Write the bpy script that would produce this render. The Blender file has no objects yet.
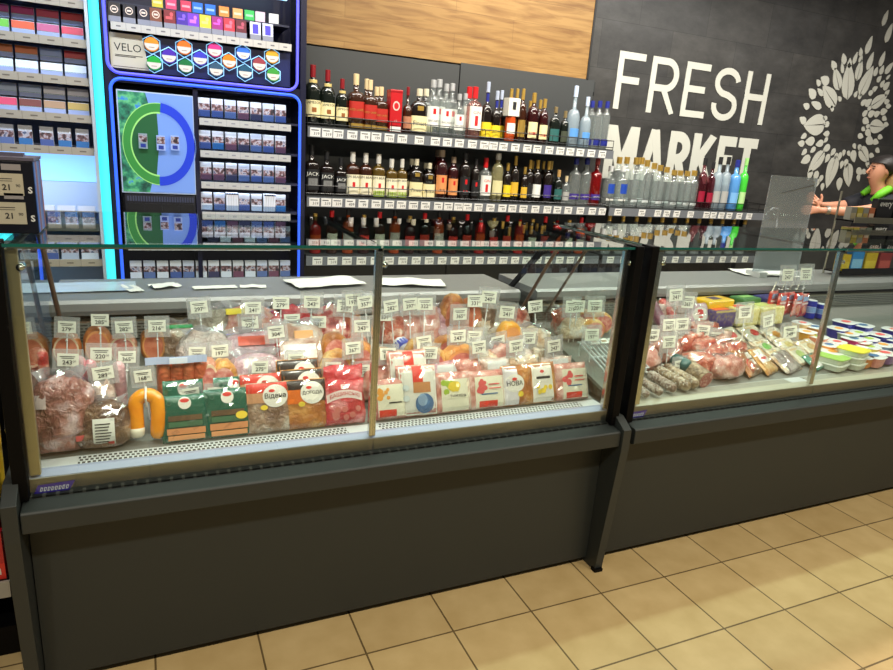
import bpy, bmesh, math, random
import numpy as np
from mathutils import Vector, Matrix, noise
random.seed(7)
S = bpy.context.scene
COL = S.collection
PI = math.pi
# ---------------------------------------------------------------- camera (fitted to the photograph)
W, H = 893, 670
FPX, YAW, PIT, ROL, CZ = 657.803803, 0.439297890, 0.277283152, -0.0733009692, 1.536
def cam_basis():
    cy, sy = math.cos(YAW), math.sin(YAW)
    f = np.array([sy*math.cos(PIT), cy*math.cos(PIT), -math.sin(PIT)])
    r0 = np.array([cy, -sy, 0.]); d0 = np.cross(f, r0)
    r = math.cos(ROL)*r0 + math.sin(ROL)*d0
    d = -math.sin(ROL)*r0 + math.cos(ROL)*d0
    return r, d, f
CR, CD, CF = cam_basis()
CP = np.array([0., 0., CZ])
cd = bpy.data.cameras.new('camera'); cd.sensor_width = 36; cd.lens = FPX/W*36
cam = bpy.data.objects.new('camera', cd); COL.objects.link(cam)
m = Matrix.Identity(4)
for i in range(3):
    m[i][0] = CR[i]; m[i][1] = -CD[i]; m[i][2] = -CF[i]; m[i][3] = CP[i]
cam.matrix_world = m; cd.clip_start = .02
S.camera = cam
def ray(u, v): return CR*((u-W/2)/FPX) + CD*((v-H/2)/FPX) + CF
def at_y(u, v, y): d = ray(u, v); return CP + d*(y/d[1])
def at_z(u, v, z): d = ray(u, v); return CP + d*((z-CZ)/d[2])
def mpp(p): return float(np.dot(np.array(p)-CP, CF))/FPX      # metres per pixel at a point

# ---------------------------------------------------------------- materials
def lin(c):
    return tuple(((x/255)/12.92 if x/255 <= .04045 else ((x/255+.055)/1.055)**2.4) for x in c)
MC = {}
def M(c, rough=.5, metal=0., coat=0., spec=.5, emit=0., name='paint'):
    k = (tuple(c), rough, metal, coat, spec, emit)
    if k in MC: return MC[k]
    ma = bpy.data.materials.new(name); ma.use_nodes = True
    b = ma.node_tree.nodes['Principled BSDF']; l = lin(c)
    b.inputs['Base Color'].default_value = (*l, 1); b.inputs['Roughness'].default_value = rough
    b.inputs['Metallic'].default_value = metal; b.inputs['Coat Weight'].default_value = coat
    b.inputs['Coat Roughness'].default_value = .08
    b.inputs['Specular IOR Level'].default_value = spec
    if emit:
        b.inputs['Emission Color'].default_value = (*l, 1); b.inputs['Emission Strength'].default_value = emit
    MC[k] = ma; return ma
def nodes(ma): return ma.node_tree.nodes, ma.node_tree.links, ma.node_tree.nodes['Principled BSDF']
def ramp(N, stops):
    r = N.new('ShaderNodeValToRGB'); e = r.color_ramp.elements
    while len(e) < len(stops): e.new(.5)
    for x, (p, c) in zip(e, stops): x.position = p; x.color = (*lin(c), 1)
    return r
def meat(c1, c2, c3=None, scale=25, rough=.28, coat=.8, bump=.35, bscale=55, stretch=(1, 1, 1)):
    """glossy film over a mottled filling"""
    k = ('meat', c1, c2, c3, scale, rough, coat, bump, bscale, stretch)
    if k in MC: return MC[k]
    ma = bpy.data.materials.new('wrapped_food'); ma.use_nodes = True
    N, L, b = nodes(ma)
    tc = N.new('ShaderNodeTexCoord'); mp = N.new('ShaderNodeMapping'); mp.inputs['Scale'].default_value = stretch
    oi = N.new('ShaderNodeObjectInfo')
    L.new(oi.outputs['Random'], mp.inputs['Location'])
    L.new(tc.outputs['Object'], mp.inputs['Vector'])
    n = N.new('ShaderNodeTexNoise'); n.inputs['Scale'].default_value = scale; n.inputs['Detail'].default_value = 4
    L.new(mp.outputs['Vector'], n.inputs['Vector'])
    st = [(.35, c1), (.6, c2)] if c3 is None else [(.32, c1), (.5, c2), (.66, c3)]
    r = ramp(N, st); L.new(n.outputs['Fac'], r.inputs['Fac']); L.new(r.outputs['Color'], b.inputs['Base Color'])
    n2 = N.new('ShaderNodeTexNoise'); n2.inputs['Scale'].default_value = bscale; n2.inputs['Detail'].default_value = 5; n2.inputs['Distortion'].default_value = .8
    L.new(mp.outputs['Vector'], n2.inputs['Vector'])
    bp = N.new('ShaderNodeBump'); bp.inputs['Strength'].default_value = min(1, bump*1.35); bp.inputs['Distance'].default_value = .016
    L.new(n2.outputs['Fac'], bp.inputs['Height']); L.new(bp.outputs['Normal'], b.inputs['Normal'])
    L.new(bp.outputs['Normal'], b.inputs['Coat Normal'])
    b.inputs['Roughness'].default_value = rough; b.inputs['Coat Weight'].default_value = coat
    b.inputs['Coat Roughness'].default_value = .06
    MC[k] = ma; return ma
def glass(tint=(255, 255, 255), ior=1.45, haze=0., name='clear_glass', gloss=.0, hazec=(255, 255, 255)):
    k = ('glass', tint, ior, haze, gloss, hazec)
    if k in MC: return MC[k]
    ma = bpy.data.materials.new(name); ma.use_nodes = True
    N = ma.node_tree.nodes; L = ma.node_tree.links
    N.remove(N['Principled BSDF']); out = N['Material Output']
    t = N.new('ShaderNodeBsdfTransparent'); t.inputs['Color'].default_value = (*lin(tint), 1)
    g = N.new('ShaderNodeBsdfGlossy'); g.inputs['Roughness'].default_value = gloss
    fr = N.new('ShaderNodeFresnel'); fr.inputs['IOR'].default_value = ior
    ge = N.new('ShaderNodeNewGeometry')
    inv = N.new('ShaderNodeMath'); inv.operation = 'SUBTRACT'; inv.inputs[0].default_value = 1
    L.new(ge.outputs['Backfacing'], inv.inputs[1])
    # both faces of the pane: 2R/(1+R)
    ad = N.new('ShaderNodeMath'); ad.operation = 'ADD'; ad.inputs[1].default_value = 1; L.new(fr.outputs['Fac'], ad.inputs[0])
    dv = N.new('ShaderNodeMath'); dv.operation = 'DIVIDE'; L.new(fr.outputs['Fac'], dv.inputs[0]); L.new(ad.outputs[0], dv.inputs[1])
    m2 = N.new('ShaderNodeMath'); m2.operation = 'MULTIPLY'; m2.inputs[1].default_value = 2; L.new(dv.outputs[0], m2.inputs[0])
    mu = N.new('ShaderNodeMath'); mu.operation = 'MULTIPLY'
    L.new(m2.outputs[0], mu.inputs[0]); L.new(inv.outputs[0], mu.inputs[1])
    src = t
    if haze:
        df = N.new('ShaderNodeBsdfDiffuse'); df.inputs['Color'].default_value = (*lin(hazec), 1)
        mh = N.new('ShaderNodeMixShader'); mh.inputs['Fac'].default_value = haze
        L.new(t.outputs[0], mh.inputs[1]); L.new(df.outputs[0], mh.inputs[2]); src = mh
    mx = N.new('ShaderNodeMixShader'); L.new(mu.outputs[0], mx.inputs['Fac'])
    L.new(src.outputs[0], mx.inputs[1]); L.new(g.outputs[0], mx.inputs[2])
    L.new(mx.outputs[0], out.inputs['Surface'])
    MC[k] = ma; return ma

# ---------------------------------------------------------------- mesh builder
class MB:
    def __init__(s): s.v = []; s.f = []; s.m = []
    def add(s, vs, fs, mi=0):
        o = len(s.v); s.v += [tuple(map(float, p)) for p in vs]
        s.f += [tuple(i+o for i in f) for f in fs]; s.m += [mi]*len(fs); return s
    def box(s, x0, x1, y0, y1, z0, z1, mi=0, front=None):
        vs = [(x, y, z) for z in (z0, z1) for y in (y0, y1) for x in (x0, x1)]
        fs = [(0, 2, 3, 1), (4, 5, 7, 6), (0, 1, 5, 4), (2, 6, 7, 3), (0, 4, 6, 2), (1, 3, 7, 5)]
        o = len(s.m); s.add(vs, fs, mi)
        if front is not None: s.m[o+2] = front
        return s
    def prism(s, poly, x0, x1, axis='x', mi=0):
        """poly = list of 2-D points, extruded along an axis (x: (y,z); y: (x,z); z: (x,y))"""
        n = len(poly)
        def P(a, b, t): return {'x': (t, a, b), 'y': (a, t, b), 'z': (a, b, t)}[axis]
        vs = [P(a, b, x0) for a, b in poly] + [P(a, b, x1) for a, b in poly]
        fs = [tuple(range(n))[::-1], tuple(range(n, 2*n))] + [(i, (i+1) % n, (i+1) % n+n, i+n) for i in range(n)]
        return s.add(vs, fs, mi)
    def tube(s, pts, r, n=8, mi=0, cap=True):
        pts = [Vector(p) for p in pts]; rr = r if isinstance(r, (list, tuple)) else [r]*len(pts)
        vs = []; up = Vector((0, 0, 1)); prev = None
        for i, p in enumerate(pts):
            d = (pts[min(i+1, len(pts)-1)]-pts[max(i-1, 0)]).normalized()
            if prev is None:
                a = d.cross(up if abs(d.z) < .9 else Vector((1, 0, 0))).normalized()
            else:
                a = (prev-d*prev.dot(d)).normalized()
            prev = a; b = d.cross(a)
            for k in range(n):
                t = 2*PI*k/n; vs.append(p+(a*math.cos(t)+b*math.sin(t))*rr[i])
        fs = [(i*n+k, i*n+(k+1) % n, (i+1)*n+(k+1) % n, (i+1)*n+k) for i in range(len(pts)-1) for k in range(n)]
        if cap: fs += [tuple(range(n))[::-1], tuple(range((len(pts)-1)*n, len(pts)*n))]
        return s.add(vs, fs, mi)
    def lathe(s, prof, n=16, mi=0, sq=1., sy=1., c=(0, 0, 0)):
        """prof = (r, z) list; sq < 1 squares the section"""
        vs = []
        for r, z in prof:
            for k in range(n):
                t = 2*PI*(k+.5)/n; x, y = math.cos(t), math.sin(t)
                q = 1. if sq == 1 else 1/((abs(x)**(2/sq)+abs(y)**(2/sq))**(sq/2))
                vs.append((c[0]+r*q*x, c[1]+r*q*y*sy, c[2]+z))
        fs = [(i*n+k, i*n+(k+1) % n, (i+1)*n+(k+1) % n, (i+1)*n+k) for i in range(len(prof)-1) for k in range(n)]
        if prof[0][0] > 1e-5: fs.append(tuple(range(n))[::-1])
        if prof[-1][0] > 1e-5: fs.append(tuple(range((len(prof)-1)*n, len(prof)*n)))
        return s.add(vs, fs, mi)
    def grid(s, fn, nu, nv, mi=0, mask=None):
        vs = [fn(i/nu, j/nv) for j in range(nv+1) for i in range(nu+1)]
        fs = [(j*(nu+1)+i, j*(nu+1)+i+1, (j+1)*(nu+1)+i+1, (j+1)*(nu+1)+i) for j in range(nv) for i in range(nu)
              if mask is None or mask((i+.5)/nu, (j+.5)/nv)]
        return s.add(vs, fs, mi)
    def fan(s, fn, n=18, mi=0):
        """disc in (u,v) space: fn(cos*r, sin*r)"""
        vs = [fn(0, 0)]
        for r in (.5, 1.):
            vs += [fn(r*math.cos(2*PI*k/n), r*math.sin(2*PI*k/n)) for k in range(n)]
        fs = [(0, 1+k, 1+(k+1) % n) for k in range(n)] + [(1+k, 1+n+k, 1+n+(k+1) % n, 1+(k+1) % n) for k in range(n)]
        return s.add(vs, fs, mi)
    def text(s, body, fn, w=None, h=None, mi=0, bold=0.):
        """lettering centred on 0,0, scaled to width w or height h, mapped through fn(x, z)"""
        vs, fs, bw, bh = text_geo(body, bold)
        k = min([x for x in ((w/bw) if w else None, (h/bh) if h else None) if x])
        return s.add([fn(x*k, y*k) for x, y in vs], fs, mi)
    def build(s, name, mats, parent=None, loc=None, rot=None, smooth=False, bevel=0., sub=0):
        me = bpy.data.meshes.new(name); me.from_pydata(s.v, [], s.f)
        for x in (mats if isinstance(mats, (list, tuple)) else [mats]): me.materials.append(x)
        me.polygons.foreach_set('material_index', s.m)
        if smooth: me.polygons.foreach_set('use_smooth', [True]*len(s.f))
        me.update()
        o = bpy.data.objects.new(name, me); COL.objects.link(o)
        if parent is not None: o.parent = parent
        if loc is not None: o.location = [float(q) for q in loc]
        if rot is not None: o.rotation_euler = rot
        if bevel:
            b = o.modifiers.new('bevel', 'BEVEL'); b.width = bevel; b.segments = 2; b.limit_method = 'ANGLE'
        if sub:
            b = o.modifiers.new('sub', 'SUBSURF'); b.levels = sub; b.render_levels = sub
        return o
TG = {}
def text_geo(body, bold=0.):
    k = (body, bold)
    if k in TG: return TG[k]
    cu = bpy.data.curves.new('lettering', 'FONT'); cu.body = body; cu.align_x = 'CENTER'; cu.resolution_u = 2
    cu.offset = bold
    o = bpy.data.objects.new('lettering', cu)
    me = o.to_mesh()
    vs = [(v.co.x, v.co.y) for v in me.vertices]; fs = [tuple(p.vertices) for p in me.polygons]
    o.to_mesh_clear(); bpy.data.objects.remove(o); bpy.data.curves.remove(cu)
    if not vs: vs = [(0, 0), (1, 0), (1, 1)]; fs = []
    x0, x1 = min(v[0] for v in vs), max(v[0] for v in vs); y0, y1 = min(v[1] for v in vs), max(v[1] for v in vs)
    vs = [(x-(x0+x1)/2, y-(y0+y1)/2) for x, y in vs]
    TG[k] = (vs, fs, max(x1-x0, 1e-3), max(y1-y0, 1e-3)); return TG[k]

# ---------------------------------------------------------------- scene bookkeeping
def tag(o, label, cat, group=None):
    o['label'] = label; o['category'] = cat
    if group: o['group'] = group
    return o
def thing(name, label, cat, loc=(0, 0, 0), rot=(0, 0, 0), group=None):
    o = bpy.data.objects.new(name, None); COL.objects.link(o); o.empty_display_size = .05
    o.location = [float(q) for q in loc]; o.rotation_euler = rot
    return tag(o, label, cat, group)
def struct(o): o['kind'] = 'structure'; return o
def dup(root, loc, rot=None, label=None, group=None):
    r = root.copy(); COL.objects.link(r); r.location = [float(q) for q in loc]
    if rot is not None: r.rotation_euler = rot
    if label: r['label'] = label
    if group: r['group'] = group
    for ch in list(root.children):
        c = ch.copy(); COL.objects.link(c); c.parent = r
        for g in list(ch.children):
            d = g.copy(); COL.objects.link(d); d.parent = c
    return r
ONES = ['', 'first', 'second', 'third', 'fourth', 'fifth', 'sixth', 'seventh', 'eighth', 'ninth', 'tenth', 'eleventh', 'twelfth',
        'thirteenth', 'fourteenth', 'fifteenth', 'sixteenth', 'seventeenth', 'eighteenth', 'nineteenth']
def nth(n):
    if n < 20: return ONES[n]
    t = {2: 'twent', 3: 'thirt', 4: 'fort'}[n//10]
    return t+'ieth' if n % 10 == 0 else t+'y-'+ONES[n % 10]

# ---------------------------------------------------------------- shared materials
DARK = M((41, 46, 46), .5, name='dark_laminate')
BLACK = M((6, 6, 7), .5, 0., 0., .12, name='black_plastic')
WHITE = M((226, 228, 228), .4, name='white_enamel')
PAPER = M((236, 236, 230), .6, name='paper')
INK = M((25, 25, 28), .6, name='ink')
REDINK = M((214, 44, 38), .5, name='red_print')
CHROME = M((205, 203, 196), .18, 1., name='chrome')
ALU = M((170, 166, 150), .38, 1., name='aluminium')
GL = glass((247, 252, 250)); GLT = glass((226, 240, 238), 1.6, name='top_glass')
GEDGE = M((16, 92, 84), .15, coat=1., name='glass_edge')
def steel():
    ma = M((140, 140, 137), .3, .9, name='brushed_steel_base').copy(); ma.name = 'brushed_steel'
    N, L, b = nodes(ma)
    tc = N.new('ShaderNodeTexCoord'); mp = N.new('ShaderNodeMapping'); mp.inputs['Scale'].default_value = (.6, 80, 320)
    n = N.new('ShaderNodeTexNoise'); n.inputs['Scale'].default_value = 1.; n.inputs['Detail'].default_value = 3
    L.new(tc.outputs['Object'], mp.inputs['Vector']); L.new(mp.outputs['Vector'], n.inputs['Vector'])
    mr = N.new('ShaderNodeMapRange'); mr.inputs['To Min'].default_value = .24; mr.inputs['To Max'].default_value = .46
    L.new(n.outputs['Fac'], mr.inputs['Value']); L.new(mr.outputs[0], b.inputs['Roughness'])
    b.inputs['Anisotropic'].default_value = .75
    tg = N.new('ShaderNodeTangent'); tg.direction_type = 'RADIAL'; tg.axis = 'Z'; L.new(tg.outputs[0], b.inputs['Tangent'])
    return ma
STEEL = steel()
# ---------------------------------------------------------------- the setting
def floor_mat():
    ma = bpy.data.materials.new('beige_tiles'); ma.use_nodes = True
    N, L, b = nodes(ma)
    tc = N.new('ShaderNodeTexCoord'); mp = N.new('ShaderNodeMapping')
    mp.inputs['Location'].default_value = FLOOR_OFF
    L.new(tc.outputs['Object'], mp.inputs['Vector'])
    br = N.new('ShaderNodeTexBrick'); br.offset = 0; br.squash = 1
    br.inputs['Scale'].default_value = 1; br.inputs['Brick Width'].default_value = .3; br.inputs['Row Height'].default_value = .3
    br.inputs['Mortar Size'].default_value = .0032; br.inputs['Mortar Smooth'].default_value = .1; br.inputs['Bias'].default_value = 0
    br.inputs['Color1'].default_value = (*lin((211, 186, 136)), 1); br.inputs['Color2'].default_value = (*lin((202, 176, 126)), 1)
    br.inputs['Mortar'].default_value = (*lin((112, 94, 62)), 1)
    L.new(mp.outputs['Vector'], br.inputs['Vector'])
    n = N.new('ShaderNodeTexNoise'); n.inputs['Scale'].default_value = 9; n.inputs['Detail'].default_value = 5
    L.new(mp.outputs['Vector'], n.inputs['Vector'])
    r = ramp(N, [(.3, (238, 234, 226)), (.7, (255, 255, 255))]); L.new(n.outputs['Fac'], r.inputs['Fac'])
    mx = N.new('ShaderNodeMix'); mx.data_type = 'RGBA'; mx.blend_type = 'MULTIPLY'; mx.inputs['Factor'].default_value = 1
    L.new(br.outputs['Color'], mx.inputs['A']); L.new(r.outputs['Color'], mx.inputs['B'])
    L.new(mx.outputs['Result'], b.inputs['Base Color'])
    b.inputs['Roughness'].default_value = .38
    bp = N.new('ShaderNodeBump'); bp.inputs['Strength'].default_value = .3; bp.inputs['Distance'].default_value = .002; bp.invert = True
    L.new(br.outputs['Fac'], bp.inputs['Height']); L.new(bp.outputs['Normal'], b.inputs['Normal'])
    return ma
# camera x is 1.877 tiles right of a grout line crossing, y 5.380 tiles
FLOOR_OFF = (-1.87705216*.3, -5.37993370*.3, 0)
FLOOR_OFF = (1.87705216*.3*-1 % .3, (-5.37993370*.3) % .3, 0)
struct(MB().box(-3, 8, -2.5, 4.1, -.06, 0).build('floor', floor_mat()))
def stone_mat():
    ma = bpy.data.materials.new('dark_slate_tiles'); ma.use_nodes = True
    N, L, b = nodes(ma)
    tc = N.new('ShaderNodeTexCoord')
    sx = N.new('ShaderNodeSeparateXYZ'); cx = N.new('ShaderNodeCombineXYZ')
    L.new(tc.outputs['Object'], sx.inputs[0]); L.new(sx.outputs['X'], cx.inputs['X']); L.new(sx.outputs['Z'], cx.inputs['Y'])
    mp = N.new('ShaderNodeMapping'); mp.inputs['Location'].default_value = (.2, .03, 0); L.new(cx.outputs[0], mp.inputs['Vector'])
    br = N.new('ShaderNodeTexBrick'); br.offset = .5
    br.inputs['Scale'].default_value = 1; br.inputs['Brick Width'].default_value = .62; br.inputs['Row Height'].default_value = .31
    br.inputs['Mortar Size'].default_value = .0015; br.inputs['Mortar Smooth'].default_value = .2
    br.inputs['Color1'].default_value = (*lin((66, 66, 66)), 1); br.inputs['Color2'].default_value = (*lin((78, 77, 75)), 1)
    br.inputs['Mortar'].default_value = (*lin((40, 40, 40)), 1)
    L.new(mp.outputs['Vector'], br.inputs['Vector'])
    n = N.new('ShaderNodeTexNoise'); n.inputs['Scale'].default_value = 3.2; n.inputs['Detail'].default_value = 9; n.inputs['Roughness'].default_value = .68
    m2 = N.new('ShaderNodeMapping'); m2.inputs['Scale'].default_value = (1, 1, 1.9); L.new(tc.outputs['Object'], m2.inputs['Vector'])
    L.new(m2.outputs['Vector'], n.inputs['Vector'])
    r = ramp(N, [(.3, (150, 150, 150)), (.55, (215, 213, 210)), (.75, (255, 255, 255))]); L.new(n.outputs['Fac'], r.inputs['Fac'])
    mx = N.new('ShaderNodeMix'); mx.data_type = 'RGBA'; mx.blend_type = 'MULTIPLY'; mx.inputs['Factor'].default_value = 1
    L.new(br.outputs['Color'], mx.inputs['A']); L.new(r.outputs['Color'], mx.inputs['B'])
    L.new(mx.outputs['Result'], b.inputs['Base Color']); b.inputs['Roughness'].default_value = .42
    return ma
struct(MB().box(-3, 8, 4.05, 4.2, 0, 3.4).build('wall_back', stone_mat()))
def wood_mat():
    ma = bpy.data.materials.new('oak_planks'); ma.use_nodes = True
    N, L, b = nodes(ma)
    tc = N.new('ShaderNodeTexCoord')
    sx = N.new('ShaderNodeSeparateXYZ'); cx = N.new('ShaderNodeCombineXYZ')
    L.new(tc.outputs['Object'], sx.inputs[0]); L.new(sx.outputs['X'], cx.inputs['X']); L.new(sx.outputs['Z'], cx.inputs['Y'])
    br = N.new('ShaderNodeTexBrick'); br.offset = .37
    br.inputs['Scale'].default_value = 1; br.inputs['Brick Width'].default_value = 1.1; br.inputs['Row Height'].default_value = .13
    br.inputs['Mortar Size'].default_value = .001; br.inputs['Mortar Smooth'].default_value = .3
    br.inputs['Color1'].default_value = (*lin((160, 124, 70)), 1); br.inputs['Color2'].default_value = (*lin((146, 110, 58)), 1)
    br.inputs['Mortar'].default_value = (*lin((110, 76, 36)), 1); L.new(cx.outputs[0], br.inputs['Vector'])
    n = N.new('ShaderNodeTexNoise'); n.inputs['Scale'].default_value = 4; n.inputs['Detail'].default_value = 6; n.inputs['Distortion'].default_value = .6
    mp = N.new('ShaderNodeMapping'); mp.inputs['Scale'].default_value = (1, 1, 9); L.new(tc.outputs['Object'], mp.inputs['Vector'])
    L.new(mp.outputs['Vector'], n.inputs['Vector'])
    r = ramp(N, [(.3, (200, 182, 150)), (.6, (255, 255, 255))]); L.new(n.outputs['Fac'], r.inputs['Fac'])
    mx = N.new('ShaderNodeMix'); mx.data_type = 'RGBA'; mx.blend_type = 'MULTIPLY'; mx.inputs['Factor'].default_value = 1
    L.new(br.outputs['Color'], mx.inputs['A']); L.new(r.outputs['Color'], mx.inputs['B'])
    L.new(mx.outputs['Result'], b.inputs['Base Color']); b.inputs['Roughness'].default_value = .5
    return ma
p = MB().box(-3, 2.80, 4.02, 4.05, 2.045, 3.4).build('trim_1', wood_mat()); struct(p)
struct(MB().box(2.80, 2.815, 4.015, 4.05, 2.045, 3.4).build('trim_2', M((20, 20, 20), .5)))

# ---------------------------------------------------------------- big lettering on the wall
LET = M((194, 194, 183), .55, name='cream_vinyl')
def ribbon(pts, w, closed=False):
    """flat outline quads of a stroke with mitred joints; returns verts (x,z), faces"""
    P = []
    for q in pts:
        if not P or (Vector(q)-P[-1]).length > 1e-4: P.append(Vector(q))
    n = len(P); L_ = []; R_ = []
    for i in range(n):
        if closed: a, b = P[i-1], P[(i+1) % n]; d0 = (P[i]-a).normalized(); d1 = (b-P[i]).normalized()
        else:
            d0 = (P[i]-P[i-1]).normalized() if i else (P[1]-P[0]).normalized()
            d1 = (P[i+1]-P[i]).normalized() if i < n-1 else d0
        t = (d0+d1); t = t.normalized() if t.length > 1e-6 else d0
        nn = Vector((-t.y, t.x)); k = w/2/max(.5, nn.dot(Vector((-d0.y, d0.x))))
        L_.append(P[i]+nn*k); R_.append(P[i]-nn*k)
    vs = L_+R_; c = n if closed else n-1
    fs = [(i, (i+1) % n, (i+1) % n+n, i+n) for i in range(c)]
    return vs, fs
def arc(cx, cz, rx, rz, a0, a1, n=14):
    return [(cx+rx*math.cos(math.radians(a0+(a1-a0)*i/n)), cz+rz*math.sin(math.radians(a0+(a1-a0)*i/n))) for i in range(n+1)]
def strokes(ch, w, h, t):
    e = t/2; m_ = h*.52
    if ch == 'F': return [[(e, 0), (e, h)], [(0, h-e), (w, h-e)], [(0, m_), (w*.84, m_)]]
    if ch == 'E': return [[(e, 0), (e, h)], [(0, h-e), (w, h-e)], [(0, m_), (w*.88, m_)], [(0, e), (w, e)]]
    if ch == 'H': return [[(e, 0), (e, h)], [(w-e, 0), (w-e, h)], [(0, m_), (w, m_)]]
    if ch == 'R':
        r = (h-e-h*.46)/2
        return [[(e, 0), (e, h)], [(0, h-e), (w-e-r, h-e)]+arc(w-e-r, h*.46+r, r, r, 90, -90)+[(w-e-r, h*.46), (0, h*.46)], [(w*.5, h*.46), (w-e*.9, 0)]]
    if ch == 'S':
        r = w/2-e; q = (h-2*e)/4
        return [arc(w/2, h-e-q, r, q, 10, 250, 18)+[(w/2+r*.2, h/2-.005)]+arc(w/2, e+q, r, q, 70, -190, 18)[2:]]
    if ch == 'M': return [[(e, 0), (e, h)], [(w-e, 0), (w-e, h)], [(e*1.2, h), (w/2, h*.18)], [(w/2, h*.18), (w-e*1.2, h)]]
    if ch == 'A': return [[(e*.8, 0), (w/2, h)], [(w/2, h), (w-e*.8, 0)], [(w*.2, h*.27), (w*.8, h*.27)]]
    if ch == 'K': return [[(e, 0), (e, h)], [(e, h*.36), (w-e*.9, h)], [(w*.42, h*.52), (w-e*.7, 0)]]
    if ch == 'T': return [[(0, h-e), (w, h-e)], [(w/2, 0), (w/2, h)]]
def word(word_, x0, x1, z0, z1, t, gap, root):
    rel = {'M': 1.3, 'A': 1.1, 'T': .95, 'K': 1.05, 'F': .86, 'E': .86, 'H': .9, 'R': .95, 'S': .95}
    tot = sum(rel[c] for c in word_); k = (x1-x0-gap*(len(word_)-1))/tot; x = x0
    for c in word_:
        w = rel[c]*k; b = MB(); h = z1-z0
        for i, st in enumerate(strokes(c, w, h, t)):
            vs, fs = ribbon(st, t); y = 4.046-.0004*i; n = len(vs)
            # keep the tips inside the letter box
            vs = [(min(max(v.x, 0), w)+x, min(max(v.y, 0), h)+z0) for v in vs]
            b.add([(a, y, q) for a, q in vs]+[(a, 4.05, q) for a, q in vs],
                  [f[::-1] for f in fs]+[(f[0], f[1], f[1]+n, f[0]+n) for f in fs]+[(f[2], f[3], f[3]+n, f[2]+n) for f in fs]+
                  [(fs[0][0], fs[0][3], fs[0][3]+n, fs[0][0]+n), (fs[-1][1], fs[-1][2], fs[-1][2]+n, fs[-1][1]+n)])
        b.build('letter', LET, root, loc=(0, 0, 0)); x += w+gap
sg = thing('wall_lettering', 'large cream FRESH MARKET lettering on the dark slate wall', 'sign', (0, 0, 0))
word('FRESH', 3.075, 4.56, 1.885, 2.268, .047, .062, sg)
word('MARKET', 3.06, 4.56, 1.40, 1.775, .076, .026, sg)
# leaf wreath
em = thing('leaf_wreath_emblem', 'round cream wreath of leaves on the dark slate wall right of the lettering', 'sign', (0, 0, 0))
def leaf(cx, cz, L_, Wd, ang, vein, y=4.046):
    b = MB(); n = 9
    ca, sa = math.cos(ang), math.sin(ang)
    def T(a, c): return (cx+a*ca-c*sa, cz+a*sa+c*ca)
    def half(s):
        g = .004 if vein else 0
        pts = []
        for i in range(n+1):
            t = i/n; pts.append((L_*(t-.5), s*(g*(1-t)*1.4 if vein else 0)))
        out = []
        for i in range(n, -1, -1):
            t = i/n; out.append((L_*(t-.5), s*(Wd/2*(math.sin(PI*t**.72)**.8)+.0005)))
        for i in range(n):
            q = [T(*pts[i]), T(*pts[i+1]), T(*out[n-i-1]), T(*out[n-i])]
            if s < 0: q = q[::-1]
            b.add([(p_[0], y, p_[1]) for p_ in q]+[(p_[0], 4.05, p_[1]) for p_ in q],
                  [(3, 2, 1, 0)[::-1], (2, 3, 7, 6), (0, 1, 5, 4)])
    half(1); half(-1)
    b.build('leaf', LET, em)
WC = at_y(846, 123, 4.05)
bigs = [(814.4, 125), (829, 96), (836.7, 79), (848, 81), (859, 70), (866, 81), (879, 100.7), (877, 126.5), (864, 155), (848, 175), (831, 172), (816, 162)]
placed = []
for i, (u, v) in enumerate(bigs):
    p = at_y(u, v, 4.05); a = math.atan2(p[2]-WC[2], p[0]-WC[0]); sz = [.26, .25, .2, .3, .17, .27, .22, .21, .2, .22, .28, .24][i]
    leaf(p[0], p[2], sz, sz*[.66, .54, .5, .5, .5, .46, .46, .56, .54, .54, .5, .5][i], a, True); placed.append((p[0], p[2], sz*.36))
for u, v, sz in [(885, 18, .13), (888.6, 33, .16), (868.7, 45, .15), (855, 58, .1), (870, 61, .15), (882, 59, .13), (889, 68, .13), (842, 68, .09), (820, 92, .1), (816, 105, .14), (888, 77, .06)]:
    p = at_y(u, v, 4.05); a = math.radians(78) if v < 62 else math.atan2(p[2]-WC[2], p[0]-WC[0])
    leaf(p[0], p[2], sz, sz*.42, a, False); placed.append((p[0], p[2], sz*.4))
rg = random.Random(3); cnt = 0
for t in range(6000):
    a = rg.uniform(0, 2*PI); r = rg.uniform(.23, .54); sz = rg.choice([.06, .07, .08, .1]) if r > .3 else rg.choice([.05, .065, .08])
    x, z = WC[0]+r*math.cos(a), WC[2]+r*1.05*math.sin(a)
    if all((x-q[0])**2+(z-q[1])**2 > (q[2]+sz*.40)**2 for q in placed):
        leaf(x, z, sz*1.15, sz*.74, a+rg.uniform(-.4, .4), False); placed.append((x, z, sz*.42)); cnt += 1
        if cnt >= 76: break
# ---------------------------------------------------------------- refrigerated counters
def perf_mat(name, c_line, c_hole, bw, rh, ms, axes='XY', loc=(0, 0, 0), offset=.5):
    ma = bpy.data.materials.new(name); ma.use_nodes = True
    N, L, b = nodes(ma)
    tc = N.new('ShaderNodeTexCoord'); sx = N.new('ShaderNodeSeparateXYZ'); cx = N.new('ShaderNodeCombineXYZ')
    L.new(tc.outputs['Object'], sx.inputs[0]); L.new(sx.outputs[axes[0]], cx.inputs['X']); L.new(sx.outputs[axes[1]], cx.inputs['Y'])
    br = N.new('ShaderNodeTexBrick'); br.offset = offset
    br.inputs['Scale'].default_value = 1; br.inputs['Brick Width'].default_value = bw; br.inputs['Row Height'].default_value = rh
    br.inputs['Mortar Size'].default_value = ms; br.inputs['Mortar Smooth'].default_value = .05
    br.inputs['Color1'].default_value = (*lin(c_hole), 1); br.inputs['Color2'].default_value = (*lin(c_hole), 1)
    br.inputs['Mortar'].default_value = (*lin(c_line), 1); L.new(cx.outputs[0], br.inputs['Vector'])
    L.new(br.outputs['Color'], b.inputs['Base Color']); b.inputs['Roughness'].default_value = .4
    return ma
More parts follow.
